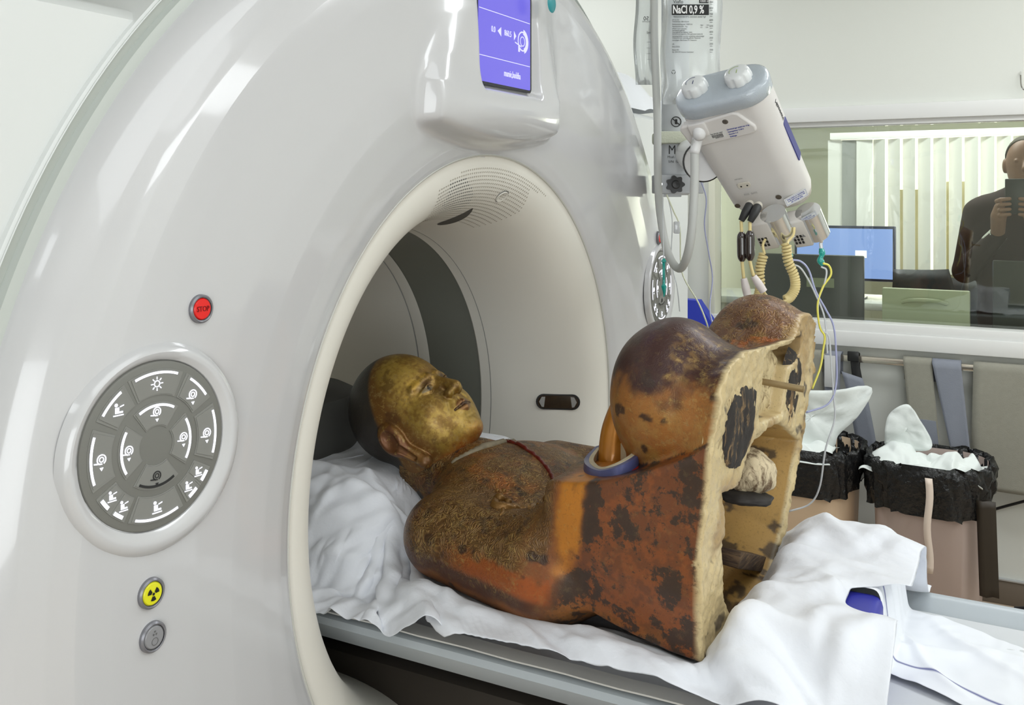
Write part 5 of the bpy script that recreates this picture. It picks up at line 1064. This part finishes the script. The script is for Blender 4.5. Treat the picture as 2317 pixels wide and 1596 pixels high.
line([(1790, 588), (1812, 592), (1830, 612), (1846, 660), (1868, 700), (1886, 738), (1892, 800), (1892, 870), (1874, 914), (1824, 934)], .0020, M_tb, 'blue_lined_tube', 'blue-tinted tube looping behind the statue base edge')
line([(1786, 598), (1808, 604), (1826, 628), (1846, 668), (1864, 712), (1870, 760), (1872, 800)], .0018, M_tube, 'clear_tube', 'short clear tube running beside the blue-tinted tube')
line([(1584, 405, 2.2), (1598, 450, 2.2), (1594, 510, 2.2), (1604, 575, 2.2), (1612, 630, 2.2), (1606, 700, 2.15), (1619, 752, 2.1)], .0016, M_tb, 'blue_lined_tube', 'thin dark blue tube against the white wall strip')
line([(1508, 440, 2.2), (1524, 478, 2.2), (1538, 515, 2.2), (1540, 590, 2.2), (1548, 630, 2.15), (1580, 685, 2.1), (1598, 728, 2.05), (1604, 752, 2.05)], .0017, mat('pale_yellow_tube', (.66, .68, .50), .25, coat=.5), 'pale_tube', 'pale yellow drip tube with white roller clamp below the post')
line([(1510, 440, 2.22), (1521, 500, 2.22), (1519, 590, 2.22), (1532, 650, 2.2), (1538, 705, 2.2)], .0013, M_tube, 'thin_tube', 'thinnest clear tube beside the right control panel')
tag(MB().add(*box((-.007, -.004, -.014), (.007, .006, .014), .003, (A(1531, 515, 2.19), np.array([LV, TW, UP])))).build('roller_clamp', M_tube), 'small clear roller clamp on the pale drip tube', 'clamp')
tag(MB().add(*tube([A(1502, 585, 2.0), A(1502, 592, 2.0), A(1502, 598, 2.0), A(1502, 640, 2.0), A(1502, 648, 2.0), A(1503, 664, 2.0), A(1502, 672, 2.0)], [.002, .006, .003, .0028, .006, .0025, .001], 10, 30)).build('drip_connector', M_teal), 'slim teal drip connector hanging before the right control panel', 'connector')
tag(MB().add(*tube([A(1500, 440, 2.1), A(1500, 520, 2.05), A(1502, 587, 2.0)], .0013, 6, 20)).build('drip_line', M_tube), 'thin clear line holding the slim teal drip connector', 'tube')
# ------------------------------------------------------------------ things by the back wall
def bin_(x0, x1, y0, y1, zt, col, label, nm):
    cx, cy = (x0+x1)/2, (y0+y1)/2; w_, d_ = x1-x0, y1-y0; t_ = thing('waste_bin', label, 'bin', (cx, cy, 0), 'waste bins under the window'); fr = frame((1, 0, 0), (0, 1, 0), (0, 0, 1), (cx, cy, 0))
    MB().add(*loft([(0, w_*.76, d_*.72, .08, 0, 0), (.012, w_*.80, d_*.76, .08, 0, 0), (zt, w_*.93, d_*.93, .12, 0, 0)], fr, cap=False)).add(*loft([(.0, w_*.72, d_*.72, .05, 0, 0), (.001, .1, .1, .04, 0, 0)], fr)).build('body', mat(nm, col, .5, vary=.03, vs=8), t_)
    n = 96; V = []; rows = [(1.00, -.115), (1.02, -.085), (1.045, -.05), (1.05, -.02), (1.03, .006), (.99, .014), (.95, .0), (.88, -.06), (.75, -.12)]
    base_ = rrect(w_, d_, .13, n//4-1); 
    for i, (k, dz) in enumerate(rows):
        for j, (x, y) in enumerate(base_):
            a = 2*PI*j/n; wv = .016*math.sin(a*3+1.2)*(i in (0, 1))-.022*(1+math.sin(a*2-.9))*(i == 0); jit = .006*math.sin(a*13+i*2.1)+.004*math.sin(a*29+i)
            V.append((x*k+jit*math.copysign(1, x), y*k+jit*math.copysign(1, y), zt+dz+wv+.004*math.sin(a*17+i)))
    m_ = len(base_); mesh('bin_bag', tf(fr, V), [(i*m_+j, i*m_+(j+1) % m_, (i+1)*m_+(j+1) % m_, (i+1)*m_+j) for i in range(len(rows)-1) for j in range(m_)], mat('black_bag_film', (.012, .012, .012), .22, bump=.8, bs=45, bd=.01), t_)
    return t_
bin_(.345, .725, 1.86, 2.20, .575, rgb(182, 164, 156), 'taller pinkish beige bin lined with a black bag and overflowing with tissue', 'bin_pinkish')
bin_(-.06, .315, 1.90, 2.24, .57, rgb(222, 196, 166), 'peach-coloured bin lined with a black bag half hidden behind the statue', 'bin_peach')
def paper(name, c, w_, d_, hh_, seed, m, label, cat, grp=None, n=44, sharp=1.7):
    V = []
    for i in range(n):
        for j in range(n): V.append((i/(n-1)-.5, j/(n-1)-.5, 0))
    V = np.array(V); a = np.abs(nz3(V, sharp, seed, 3)); b_ = np.abs(nz3(V, sharp*2.1, seed+5, 2)); dome = np.clip(1-(2*V[:, 0])**2, 0, 1)*np.clip(1-(2*V[:, 1])**2, 0, 1)
    P = np.stack([c[0]+w_*(V[:, 0]+.10*nz3(V, 3, seed+9, 2)), c[1]+d_*(V[:, 1]+.10*nz3(V, 3, seed+8, 2)), c[2]+hh_*(dome*.7+1.1*a+.4*b_-.1)], -1)
    Qd = [(i*n+j, (i+1)*n+j, (i+1)*n+j+1, i*n+j+1) for i in range(n-1) for j in range(n-1)]
    o = mesh(name, P, Qd, m); so = o.modifiers.new('s', 'SOLIDIFY'); so.thickness = .0012; tag(o, label, cat, grp); return o
M_tis = mat('white_tissue', (.76, .80, .77), .9, bump=.3, bs=80)
paper('crumpled_paper', (.45, 2.02, .535), .23, .26, .065, 3, M_tis, 'crumpled white tissue on the left in the pinkish bin', 'paper', 'tissues in the pinkish bin')
paper('crumpled_paper', (.60, 1.99, .530), .20, .22, .085, 8, M_tis, 'crumpled white tissue on the right in the pinkish bin', 'paper', 'tissues in the pinkish bin')
# standing folded sheets: one on each bin
def flapm(name, pts, y0, thick, m, label, cat, sd=1):
    P = catmull(np.vstack([pts, pts[:1]]), 41)[:-1]; c = P.mean(0); V = []; K_ = 8
    for k in range(K_+1):
        t = 1-k/K_
        for q in P: w = c+(q-c)*t; V.append((w[0], y0, w[1]))
    V = np.array(V); V[:, 1] += .035*nz3(V, 9, sd, 2)+.018*np.abs(nz3(V, 22, sd+1, 2)); n = 40
    o = mesh(name, V, [(k*n+j, k*n+(j+1) % n, (k+1)*n+(j+1) % n, (k+1)*n+j) for k in range(K_) for j in range(n)], m); so = o.modifiers.new('s', 'SOLIDIFY'); so.thickness = thick; return tag(o, label, cat)
flapm('plastic_wrap', [(.385, .60), (.40, .70), (.46, .745), (.50, .70), (.54, .61), (.46, .585)], 2.05, .001, M_tis, 'pale wrapping standing up at the back of the pinkish bin', 'wrapping', 3)
flapm('disposable_sheet', [(-.08, .56), (-.06, .70), (.05, .76), (.20, .77), (.345, .795), (.31, .70), (.24, .62), (.21, .565), (.06, .535)], 2.03, .0015, M_tis, 'large folded white disposable sheet stuffed in the peach bin', 'sheet', 6)
paper('crumpled_paper', (.10, 2.00, .535), .26, .24, .06, 15, M_tis, 'low crumpled white sheet spilling over the peach bin rim', 'paper')
V, Fc = grid(2, 16, lambda a, b: (.538+.022*a+.004*math.sin(b*9), 1.858-.020-.006*math.sin(b*5), .56-.305*b)); o = mesh('paper_strip', V, Fc, mat('strip_pink_white', rgb(226, 210, 196), .8)); so = o.modifiers.new('s', 'SOLIDIFY'); so.thickness = .002; tag(o, 'torn pale paper strip hanging down the front of the pinkish bin', 'strip')
V, Fc = grid(4, 14, lambda a, b: (.684+.055*a+.01*b, 1.90-.02-.01*math.sin(a*6), .50-.30*b)); o = mesh('bag_flap', V, Fc, mat('dark_brown_film', rgb(52, 44, 34), .5)); so = o.modifiers.new('s', 'SOLIDIFY'); so.thickness = .002; tag(o, 'dark brown plastic flap hanging beside the pinkish bin', 'flap')
# rail with lead aprons
rl = thing('wall_rail', 'bright square metal rail on the wall below the window', 'rail', (.5, 2.33, .84))
MB().add(*box((-.45, 2.318, .832), (1.6, 2.338, .856), .002)).build('bar', mat('rail_steel', (.78, .72, .62), .18, .9), rl)
for x in (-.3, .46, 1.3): MB().add(*box((x-.008, 2.336, .836), (x+.008, WY+.001, .852), .001)).build('bracket', M_chrome, rl)
M_tau = mat('taupe_apron', rgb(142, 140, 128), .9, vary=.08, vs=60, bump=.4, bs=400); M_sla = mat('slate_apron', rgb(128, 132, 142), .8, vary=.05, vs=30, bump=.3, bs=300)
def hang(xa, xb, z1, slant, m, name, label, yo=0.0, wide=0.0, wav=.006, back=.06, grp='lead aprons on the rail', sd=0):
    n1_, n2_ = 10, 34; V = []
    for i in range(n1_):
        a = i/(n1_-1)
        for j in range(n2_):
            b_ = j/(n2_-1); 
            if b_ < .12: s = b_/.12; y = 2.345-.0+yo*0; z = .78+(.862-.78)*s; y = 2.346
            elif b_ < .2: s = (b_-.12)/.08; y = 2.346-.036*s; z = .862+.004*math.sin(PI*s)
            else: s = (b_-.2)/.8; y = 2.308-yo-.006*s+wav*math.sin(a*5+s*4+sd)*s; z = .862-(.862-z1)*s
            x = xa+(xb-xa)*a+(slant*s+wide*s*(a-.5) if b_ >= .2 else 0); V.append((x, y, z))
    o = mesh(name, V, [(i*n2_+j, (i+1)*n2_+j, (i+1)*n2_+j+1, i*n2_+j+1) for i in range(n1_-1) for j in range(n2_-1)], m); so = o.modifiers.new('s', 'SOLIDIFY'); so.thickness = .004; so.offset = 0; return tag(o, label, 'apron', grp)
hang(.418, .515, .535, .030, M_tau, 'lead_apron', 'narrow taupe apron flap hanging above the pinkish bin')
MB().add(*prism([(.0, .0)]*0+[(.435, .545), (.542, .540), (.530, .645), (.428, .650)], -2.3, -2.294, frame((1, 0, 0), (0, 0, 1), (0, -1, 0)))).build('apron_pocket', M_sla); tag([o for o in bpy.data.objects if o.name == 'apron_pocket'][0], 'slate grey lower pocket of the narrow taupe apron', 'apron', 'lead aprons on the rail')
hang(.516, .612, .385, .072, M_sla, 'lead_apron', 'long slate blue apron strap slanting down to the right', .010, -.05, sd=2)
hang(.652, .90, .42, .0, M_tau, 'lead_apron', 'widest grey apron at the right end of the rail', .0, .02, sd=4)
hang(.05, .125, .60, .01, M_tau, 'lead_apron', 'taupe apron partly behind the statue base edge', .0, .02, sd=1)
hang(.145, .200, .62, -.004, M_sla, 'lead_apron', 'slate apron with pale patch left of the black strap', .012, .0, sd=5)
MB().add(*box((.142, 2.286, .735), (.182, 2.290, .855), .001)).build('pale_patch', mat('pale_fabric', rgb(196, 196, 194), .9)); tag(bpy.data.objects['pale_patch'], 'pale cloth patch hanging on the slate apron', 'cloth')
hang(.232, .262, .70, .022, mat('black_webbing', (.012, .012, .012), .6), 'black_strap', 'black webbing strap with buckle over the rail', .008, .01, grp=None)
MB().add(*box((.224, 2.292, .838), (.266, 2.302, .876), .004)).build('buckle', M_black, None); tag(bpy.data.objects['buckle'], 'black plastic buckle clipped on the rail', 'buckle')
V, Fc = grid(5, 16, lambda a, b: (.205+.075*a+.06*b**.8, 2.285-.004*math.sin(b*6), .80-.02*a-(.31)*b)); o = mesh('apron_strap', V, Fc, M_sla); so = o.modifiers.new('s', 'SOLIDIFY'); so.thickness = .004; tag(o, 'short slate strap hanging below the black buckle', 'strap')
tag(MB().add(*tube([(.70, 2.36, .33), (.78, 2.35, .37), (.9, 2.35, .42), (1.1, 2.36, .47)], .005, 8, 24)).build('wall_cable', M_black), 'thin black cable running along the wall right of the bins', 'cable')
tag(MB().add(*tube([(.27, 2.34, .10), (.30, 2.2, .105), (.36, 2.25, .12), (.40, 2.34, .14)], .004, 8, 24)).build('floor_cable', M_black), 'black cable looping between the two bins', 'cable')
tag(MB().add(*tube([(.800, 2.375, 1.90), (.800, 2.35, 1.885), (.803, 2.335, 1.845), (.815, 2.335, 1.832), (.826, 2.338, 1.845)], .003, 8, 24)).build('wall_hook', M_chrome), 'small chrome hook on the wall above the window', 'hook')
cs = thing('stool_foot', 'chrome stool foot with black castor at the far right behind the table', 'stool', (.80, 2.05, 0))
MB().add(*tube([(.79, 2.05, .105), (.9, 2.03, .13), (1.2, 1.98, .16)], [.016, .018, .024], 12, 14)).build('leg', mat('dark_leg', (.03, .03, .035), .25, .5), cs)
MB().add(*box((.775, 2.02, .045), (.815, 2.08, .10), .008)).build('fork', M_chrome, cs); MB().add(*lathe([(0, -.02), (.030, -.02), (.034, -.012), (.034, .012), (.030, .02), (0, .02)], 24, frame((1, 0, 0), (0, 0, 1), (0, -1, 0), (.795, 2.05, .034)))).build('wheel', M_black, cs)
# blue board and the sheet on top of the scanner
P3 = [at(u, v, y=2.22) for u, v in ((1540, 676), (1582, 679), (1640, 765), (1700, 860))]
poly = [(P3[0][0], .0), (P3[3][0]+.02, .0), (P3[3][0], P3[3][2]), (P3[2][0], P3[2][2]), (P3[1][0], P3[1][2]), (P3[0][0], P3[0][2])]
tag(MB().add(*prism(poly, -2.25, -2.19, frame((1, 0, 0), (0, 0, 1), (0, -1, 0)))).build('blue_mat', mat('bright_blue_vinyl', rgb(44, 60, 176), .5)), 'upright blue padded mat standing behind the statue knees by the wall', 'mat')
V, Fc = grid(50, 60, lambda a, b: (-.80+.74*a, .76+.46*b, 1.683+.0*a)); V = np.array(V); hz_ = .145*(1-.45*sst(.80, 1.22, V[:, 1]))*np.clip(1-((V[:, 0]+.43)/.37)**8, 0, 1)*np.clip(1-((V[:, 1]-.99)/.235)**8, 0, 1)+.02*np.abs(nz3(V, 8, 2))+.010*np.sin(V[:, 1]*28+V[:, 0]*9); V[:, 2] += np.clip(hz_, .004, 1)
tag(mesh('plastic_cover', V, Fc, mat('white_plastic_sheet', (.80, .82, .86), .4, coat=.3)), 'shiny white plastic sheet heaped on top of the scanner housing', 'cover')
# ------------------------------------------------------------------ control room
dk_ = thing('control_desk', 'long grey desk behind the window glass', 'desk', (.6, 2.9, 0)); MB().add(*box((-.9, 2.56, .72), (2.4, 2.97, .75), .004)).build('desktop', mat('desk_grey', (.16, .17, .18), .4), dk_)
for x in (-.8, .7, 2.2): MB().add(*box((x, 2.6, 0), (x+.04, 2.93, .72), .003)).build('leg', mat('desk_grey', (.16, .17, .18), .4), dk_)
d2 = thing('back_desk', 'pale desk under the blinds', 'desk', (.6, 4.3, 0)); MB().add(*box((-.9, 4.0, .84), (2.4, 4.5, .88), .004)).build('desktop', mat('desk_pale', (.55, .56, .52), .4), d2)
for x in (-.8, 2.3): MB().add(*box((x, 4.05, 0), (x+.04, 4.45, .84), .003)).build('leg', mat('desk_pale', (.55, .56, .52), .4), d2)
def monitor(x0, x1, z0, z1, y, zt, m_case, m_scr, name, label, back=False, grp='control room monitors'):
    t_ = thing(name, label, 'monitor', ((x0+x1)/2, y, zt), grp)
    MB().add(*box((x0, y, z0), (x1, y+.03, z1), .006)).build('case', m_case, t_)
    if m_scr: MB().add(*box((x0+.015, y-.002, z0+.015), (x1-.015, y+.001, z1-.015))).build('screen', m_scr, t_)
    if zt < z0: MB().add(*box(((x0+x1)/2-.03, y+.02, zt), ((x0+x1)/2+.03, y+.05, z0+.05), .005)).build('stand', m_case, t_); MB().add(*box(((x0+x1)/2-.11, y-.05, zt), ((x0+x1)/2+.11, y+.12, zt+.012), .004)).build('foot', m_case, t_)
    return t_
M_dkc = mat('dark_case', (.025, .028, .022), .3); M_blue = mat('blue_screen', (.1, .15, .3), .3, emit=(.24, .36, .75), es=1.15)
t_ = monitor(-.38, .165, .985, 1.292, 4.15, .88, mat('black_case', (.02, .025, .05), .3), M_blue, 'wide_monitor', 'wide monitor with plain blue screen on the back desk')
MB().add(*box((-.045-.0, 4.146, 1.115), (.015, 4.148, 1.155))).build('white_window', mat('white_glow', (.8, .8, .8), .3, emit=(1, 1, .95), es=1.1), t_)
t_ = monitor(-.24, .205, .865, 1.205, 2.80, .75, M_dkc, None, 'dark_monitor', 'big dark monitor seen from behind at the left of the window'); MB().add(*box((-.03, 2.795, 1.065), (.085, 2.80, 1.105))).build('rating_label', mat('label_olive', (.24, .26, .16), .5), t_)
t_ = monitor(.278, .612, .865, 1.075, 2.80, .75, mat('cream_case', (.50, .53, .38), .5), None, 'cream_monitor', 'cream monitor seen from behind in the middle of the window')
MB().add(*tube([(.355, 2.80, 1.02), (.40, 2.788, 1.03), (.49, 2.788, 1.03), (.53, 2.80, 1.02)], .009, 8, 18)).build('grip', mat('cream_case', (.50, .53, .38), .5), t_)
monitor(.694, 1.10, .93, 1.203, 2.80, .75, M_dkc, None, 'dark_monitor', 'dark monitor back at the right edge below the man')
t_ = monitor(.50, .80, .93, 1.175, 4.10, .88, mat('white_case', (.66, .66, .64), .4), M_blue, 'white_monitor', 'white framed monitor with blue screen left of the man')
def chair(x, y, zt, w_, label, rot=0):
    t_ = thing('office_chair', label, 'chair', (x, y, 0), 'office chairs in the control room'); mb = MB(); fr = frame((math.cos(rot), math.sin(rot), 0), (-math.sin(rot), math.cos(rot), 0), (0, 0, 1), (x, y, 0)); m_ = mat('chair_black', (.02, .022, .025), .6)
    V, Fc = grid(12, 14, lambda a, b: ((a-.5)*w_*(1-.25*b**3), -.22-.05*math.sin(PI*b)+.04*(2*a-1)**2, .52+(zt-.52)*b)); o = mesh('backrest', tf(fr, V), Fc, m_, t_); so = o.modifiers.new('s', 'SOLIDIFY'); so.thickness = .035
    MB().add(*box((-w_/2, -.22, .46), (w_/2, .22, .52), .02, fr)).build('seat', m_, t_); MB().add(*tube([tf(fr, [(0, 0, .08)])[0], tf(fr, [(0, 0, .47)])[0]], .025, 12)).build('column', M_chrome, t_)
    for k in range(5):
        a = 2*PI*k/5; MB().add(*tube([(x, y, .10), (x+.26*math.cos(a), y+.26*math.sin(a), .05)], [.02, .012], 8)).build('foot', M_black, t_)
chair(.29, 3.50, 1.12, .34, 'black office chair in front of the blue screen', .5); chair(.64, 3.95, 1.05, .40, 'black office chair low beside the dark right monitor', -.2)
ph = thing('desk_phone', 'grey desk phone with lit display on the back desk', 'phone', (.42, 4.1, .88)); MB().add(*box((.36, 4.06, .882), (.50, 4.16, .945), .008)).build('body', mat('phone_grey', (.3, .32, .34), .4), ph); MB().add(*box((.40, 4.056, .915), (.47, 4.061, .935))).build('display', mat('white_glow', (.8, .8, .8), .3, emit=(1, 1, .95), es=1.1), ph); MB().add(*tube([(.315, 4.1, .885), (.31, 4.1, .95), (.335, 4.1, .965)], .018, 10, 10)).build('handset', M_black, ph)
bl = thing('vertical_blinds', 'row of white vertical blind slats across the back of the control room', 'blinds', (.6, 4.65, 1.8))
MB().add(*box((-.27, 4.62, 1.805), (1.9, 4.68, 1.845), .003)).build('head_rail', mat('rail_white_glow', (.8, .8, .8), .3, emit=(1, 1, .95), es=.35), bl)  # faint glow added to the rail, which is no lamp
sme = None
M_sl = mat('blind_slat', (.80, .80, .77), .7)
for i in range(21):
    x = -.24+i*.0835; a = R(-38 if i > 2 else 12); V, Fc = box((-.046, -.0008, -.40), (.046, .0008, .40)); V = np.array(V)@np.array([[math.cos(a), math.sin(a), 0], [-math.sin(a), math.cos(a), 0], [0, 0, 1]])+(x, 4.65, 1.40)
    if i in (0,): o = mesh('slat', V, Fc, M_sl, bl, ang=30); sme = o
    else: o = mesh('slat', V, Fc, mat('grey_slat', (.3, .31, .3), .7) if i == 1 else M_sl, bl, ang=30)
tag(MB().add(*box((-.28, 5.2, 0), (2.2, 5.25, .985), 0)).build('low_cupboard', mat('cupboard_cream', (.45, .45, .36), .6)), 'low cream cupboard behind the blinds', 'cupboard')
for i, (x, z, w_, h_) in enumerate(((.02, 1.35, .16, .3), (.34, 1.30, .12, .5), (.62, 1.2, .1, .2))):
    tag(MB().add(*box((x, 5.15, .986), (x+w_, 5.3, z+h_*.5), .004)).build('archive_box', mat('yellow_card', (.66, .60, .36), .7)), ('low yellow box left behind the blinds', 'taller yellow box in the middle behind the blinds', 'small yellow box right behind the blinds')[i], 'box')
# the man with the phone
man = thing('person', 'man in a dark burgundy suit holding up a black phone behind the glass', 'person', (.80, 3.22, 0))
def sdfpart(name, lo, hi, h_, fn, m, par, it=1):
    v = Vol(lo, hi, h_); f_ = np.broadcast_to(fn((v.X, v.Y, v.Z)), v.n).astype(np.float32); V, Q = nets(f_, v.lo, h_); V = taubin(V, Q, it); return qmesh(name, V, Q, m, par)
MX, MY = .805, 3.22
def fbody(p):
    d = ell(p, (MX, MY, 1.18), (.20, .125, .34)); d = smin(d, rcone(p, (MX-.15, MY, 1.40), (MX+.15, MY, 1.40), .065, .065), .06); d = smin(d, rcone(p, (MX, MY, 1.40), (MX, MY-.01, 1.52), .06, .052), .03)
    d = smin(d, ell(p, (MX, MY, .95), (.19, .13, .16)), .05)
    for q in (-1, 1):
        d = smin(d, rcone(p, (MX+q*.185, MY, 1.385), (MX+q*.235, MY-.03, 1.13), .062, .052), .02); d = smin(d, rcone(p, (MX+q*.235, MY-.03, 1.13), (MX+q*.10, MY-.20, 1.295), .050, .036), .015)
        d = smin(d, rcone(p, (MX+q*.09, MY, .88), (MX+q*.10, MY, .50), .088, .062), .03); d = smin(d, rcone(p, (MX+q*.10, MY, .50), (MX+q*.10, MY+.01, .08), .062, .050), .02); d = smin(d, rcone(p, (MX+q*.10, MY+.03, .045), (MX+q*.11, MY-.13, .035), .045, .038), .02)
    return d
sdfpart('suit_body', (MX-.32, MY-.28, -.01), (MX+.32, MY+.18, 1.60), .0085, fbody, mat('burgundy_suit', (.022, .008, .007), .9), man)
M_skin = mat('skin', (.26, .14, .09), .5)
def fhead(p):
    c = (MX+.0, MY-.015, 1.60); d = ell(p, c, (.076, .095, .115)); d = smin(d, ell(p, (c[0], c[1]-.02, c[2]-.06), (.058, .07, .062)), .02); d = smin(d, rcone(p, (c[0], c[1]-.09, c[2]+.01), (c[0], c[1]-.112, c[2]-.025), .008, .014), .01)
    d = smin(d, rcone(p, (c[0], c[1]+.01, c[2]-.05), (c[0], c[1]+.02, c[2]-.15), .052, .052), .02)
    axp = (np.abs(p[0]-c[0]), p[1], p[2]); d = smin(d, ell(axp, (.078, c[1]+.005, c[2]-.01), (.012, .02, .032)), .006); d = smax(d, -ell(axp, (.030, c[1]-.104, c[2]+.012), (.016, .016, .010)), .008); d = smin(d, ell(axp, (.030, c[1]-.080, c[2]+.010), (.012, .013, .009)), .003)
    d = smin(d, rcone(axp, (.0, c[1]-.092, c[2]-.058), (.022, c[1]-.082, c[2]-.058), .006, .004), .004); return d
sdfpart('head', (MX-.11, MY-.16, 1.42), (MX+.11, MY+.12, 1.73), .0035, fhead, M_skin, man)
def fhair(p):
    c = (MX, MY-.005, 1.617); d = ell(p, c, (.081, .099, .104)); return np.maximum(np.maximum(d, -(p[2]-1.59)-1.4*(p[1]-MY+.01)), -(p[2]-1.690+1.3*(p[1]-MY+.06)-.25*np.abs(p[0]-MX)))
sdfpart('hair', (MX-.11, MY-.14, 1.50), (MX+.11, MY+.13, 1.75), .0045, fhair, mat('grey_brown_hair', (.075, .062, .045), .8, bump=.8, bs=120), man)
PHX, PHY, PHZ = MX-.035, MY-.285, 1.455
for q in (-1, 1):
    def fhand(p, q=q):
        wx = MX+q*.10; d = rcone(p, (wx, MY-.205, 1.30), (PHX+q*.060, PHY+.010, 1.375), .027, .030); d = smin(d, ell(p, (PHX+q*.055, PHY+.005, 1.395), (.026, .022, .040)), .012)
        for i in range(4):
            z = 1.375+i*.021; d = smin(d, rcone(p, (PHX+q*.066, PHY+.010, z), (PHX+q*.052, PHY-.022, z+.006), .0095, .0088), .003); d = smin(d, rcone(p, (PHX+q*.052, PHY-.022, z+.006), (PHX+q*.018, PHY-.020, z+.010), .0088, .0075), .003)
        return smin(d, rcone(p, (PHX+q*.055, PHY+.02, 1.38), (PHX+q*.022, PHY+.018, 1.43), .011, .008), .004)
    sdfpart('hand', (min(PHX+q*.0, MX+q*.15)-.04, PHY-.05, 1.25), (max(PHX+q*.0, MX+q*.15)+.04, PHY+.13, 1.50), .0035, fhand, M_skin, man)
    MB().add(*tube([(MX+q*.128, MY-.160, 1.262), (MX+q*.097, MY-.203, 1.300)], [.040, .036], 18)).build('shirt_cuff', mat('shirt_white', (.60, .62, .55), .7), man)
MB().add(*box((PHX-.036, PHY-.006, 1.385), (PHX+.036, PHY+.003, 1.53), .004)).build('held_phone', M_black); tag(bpy.data.objects['held_phone'], 'black phone held up in front of the man', 'phone')
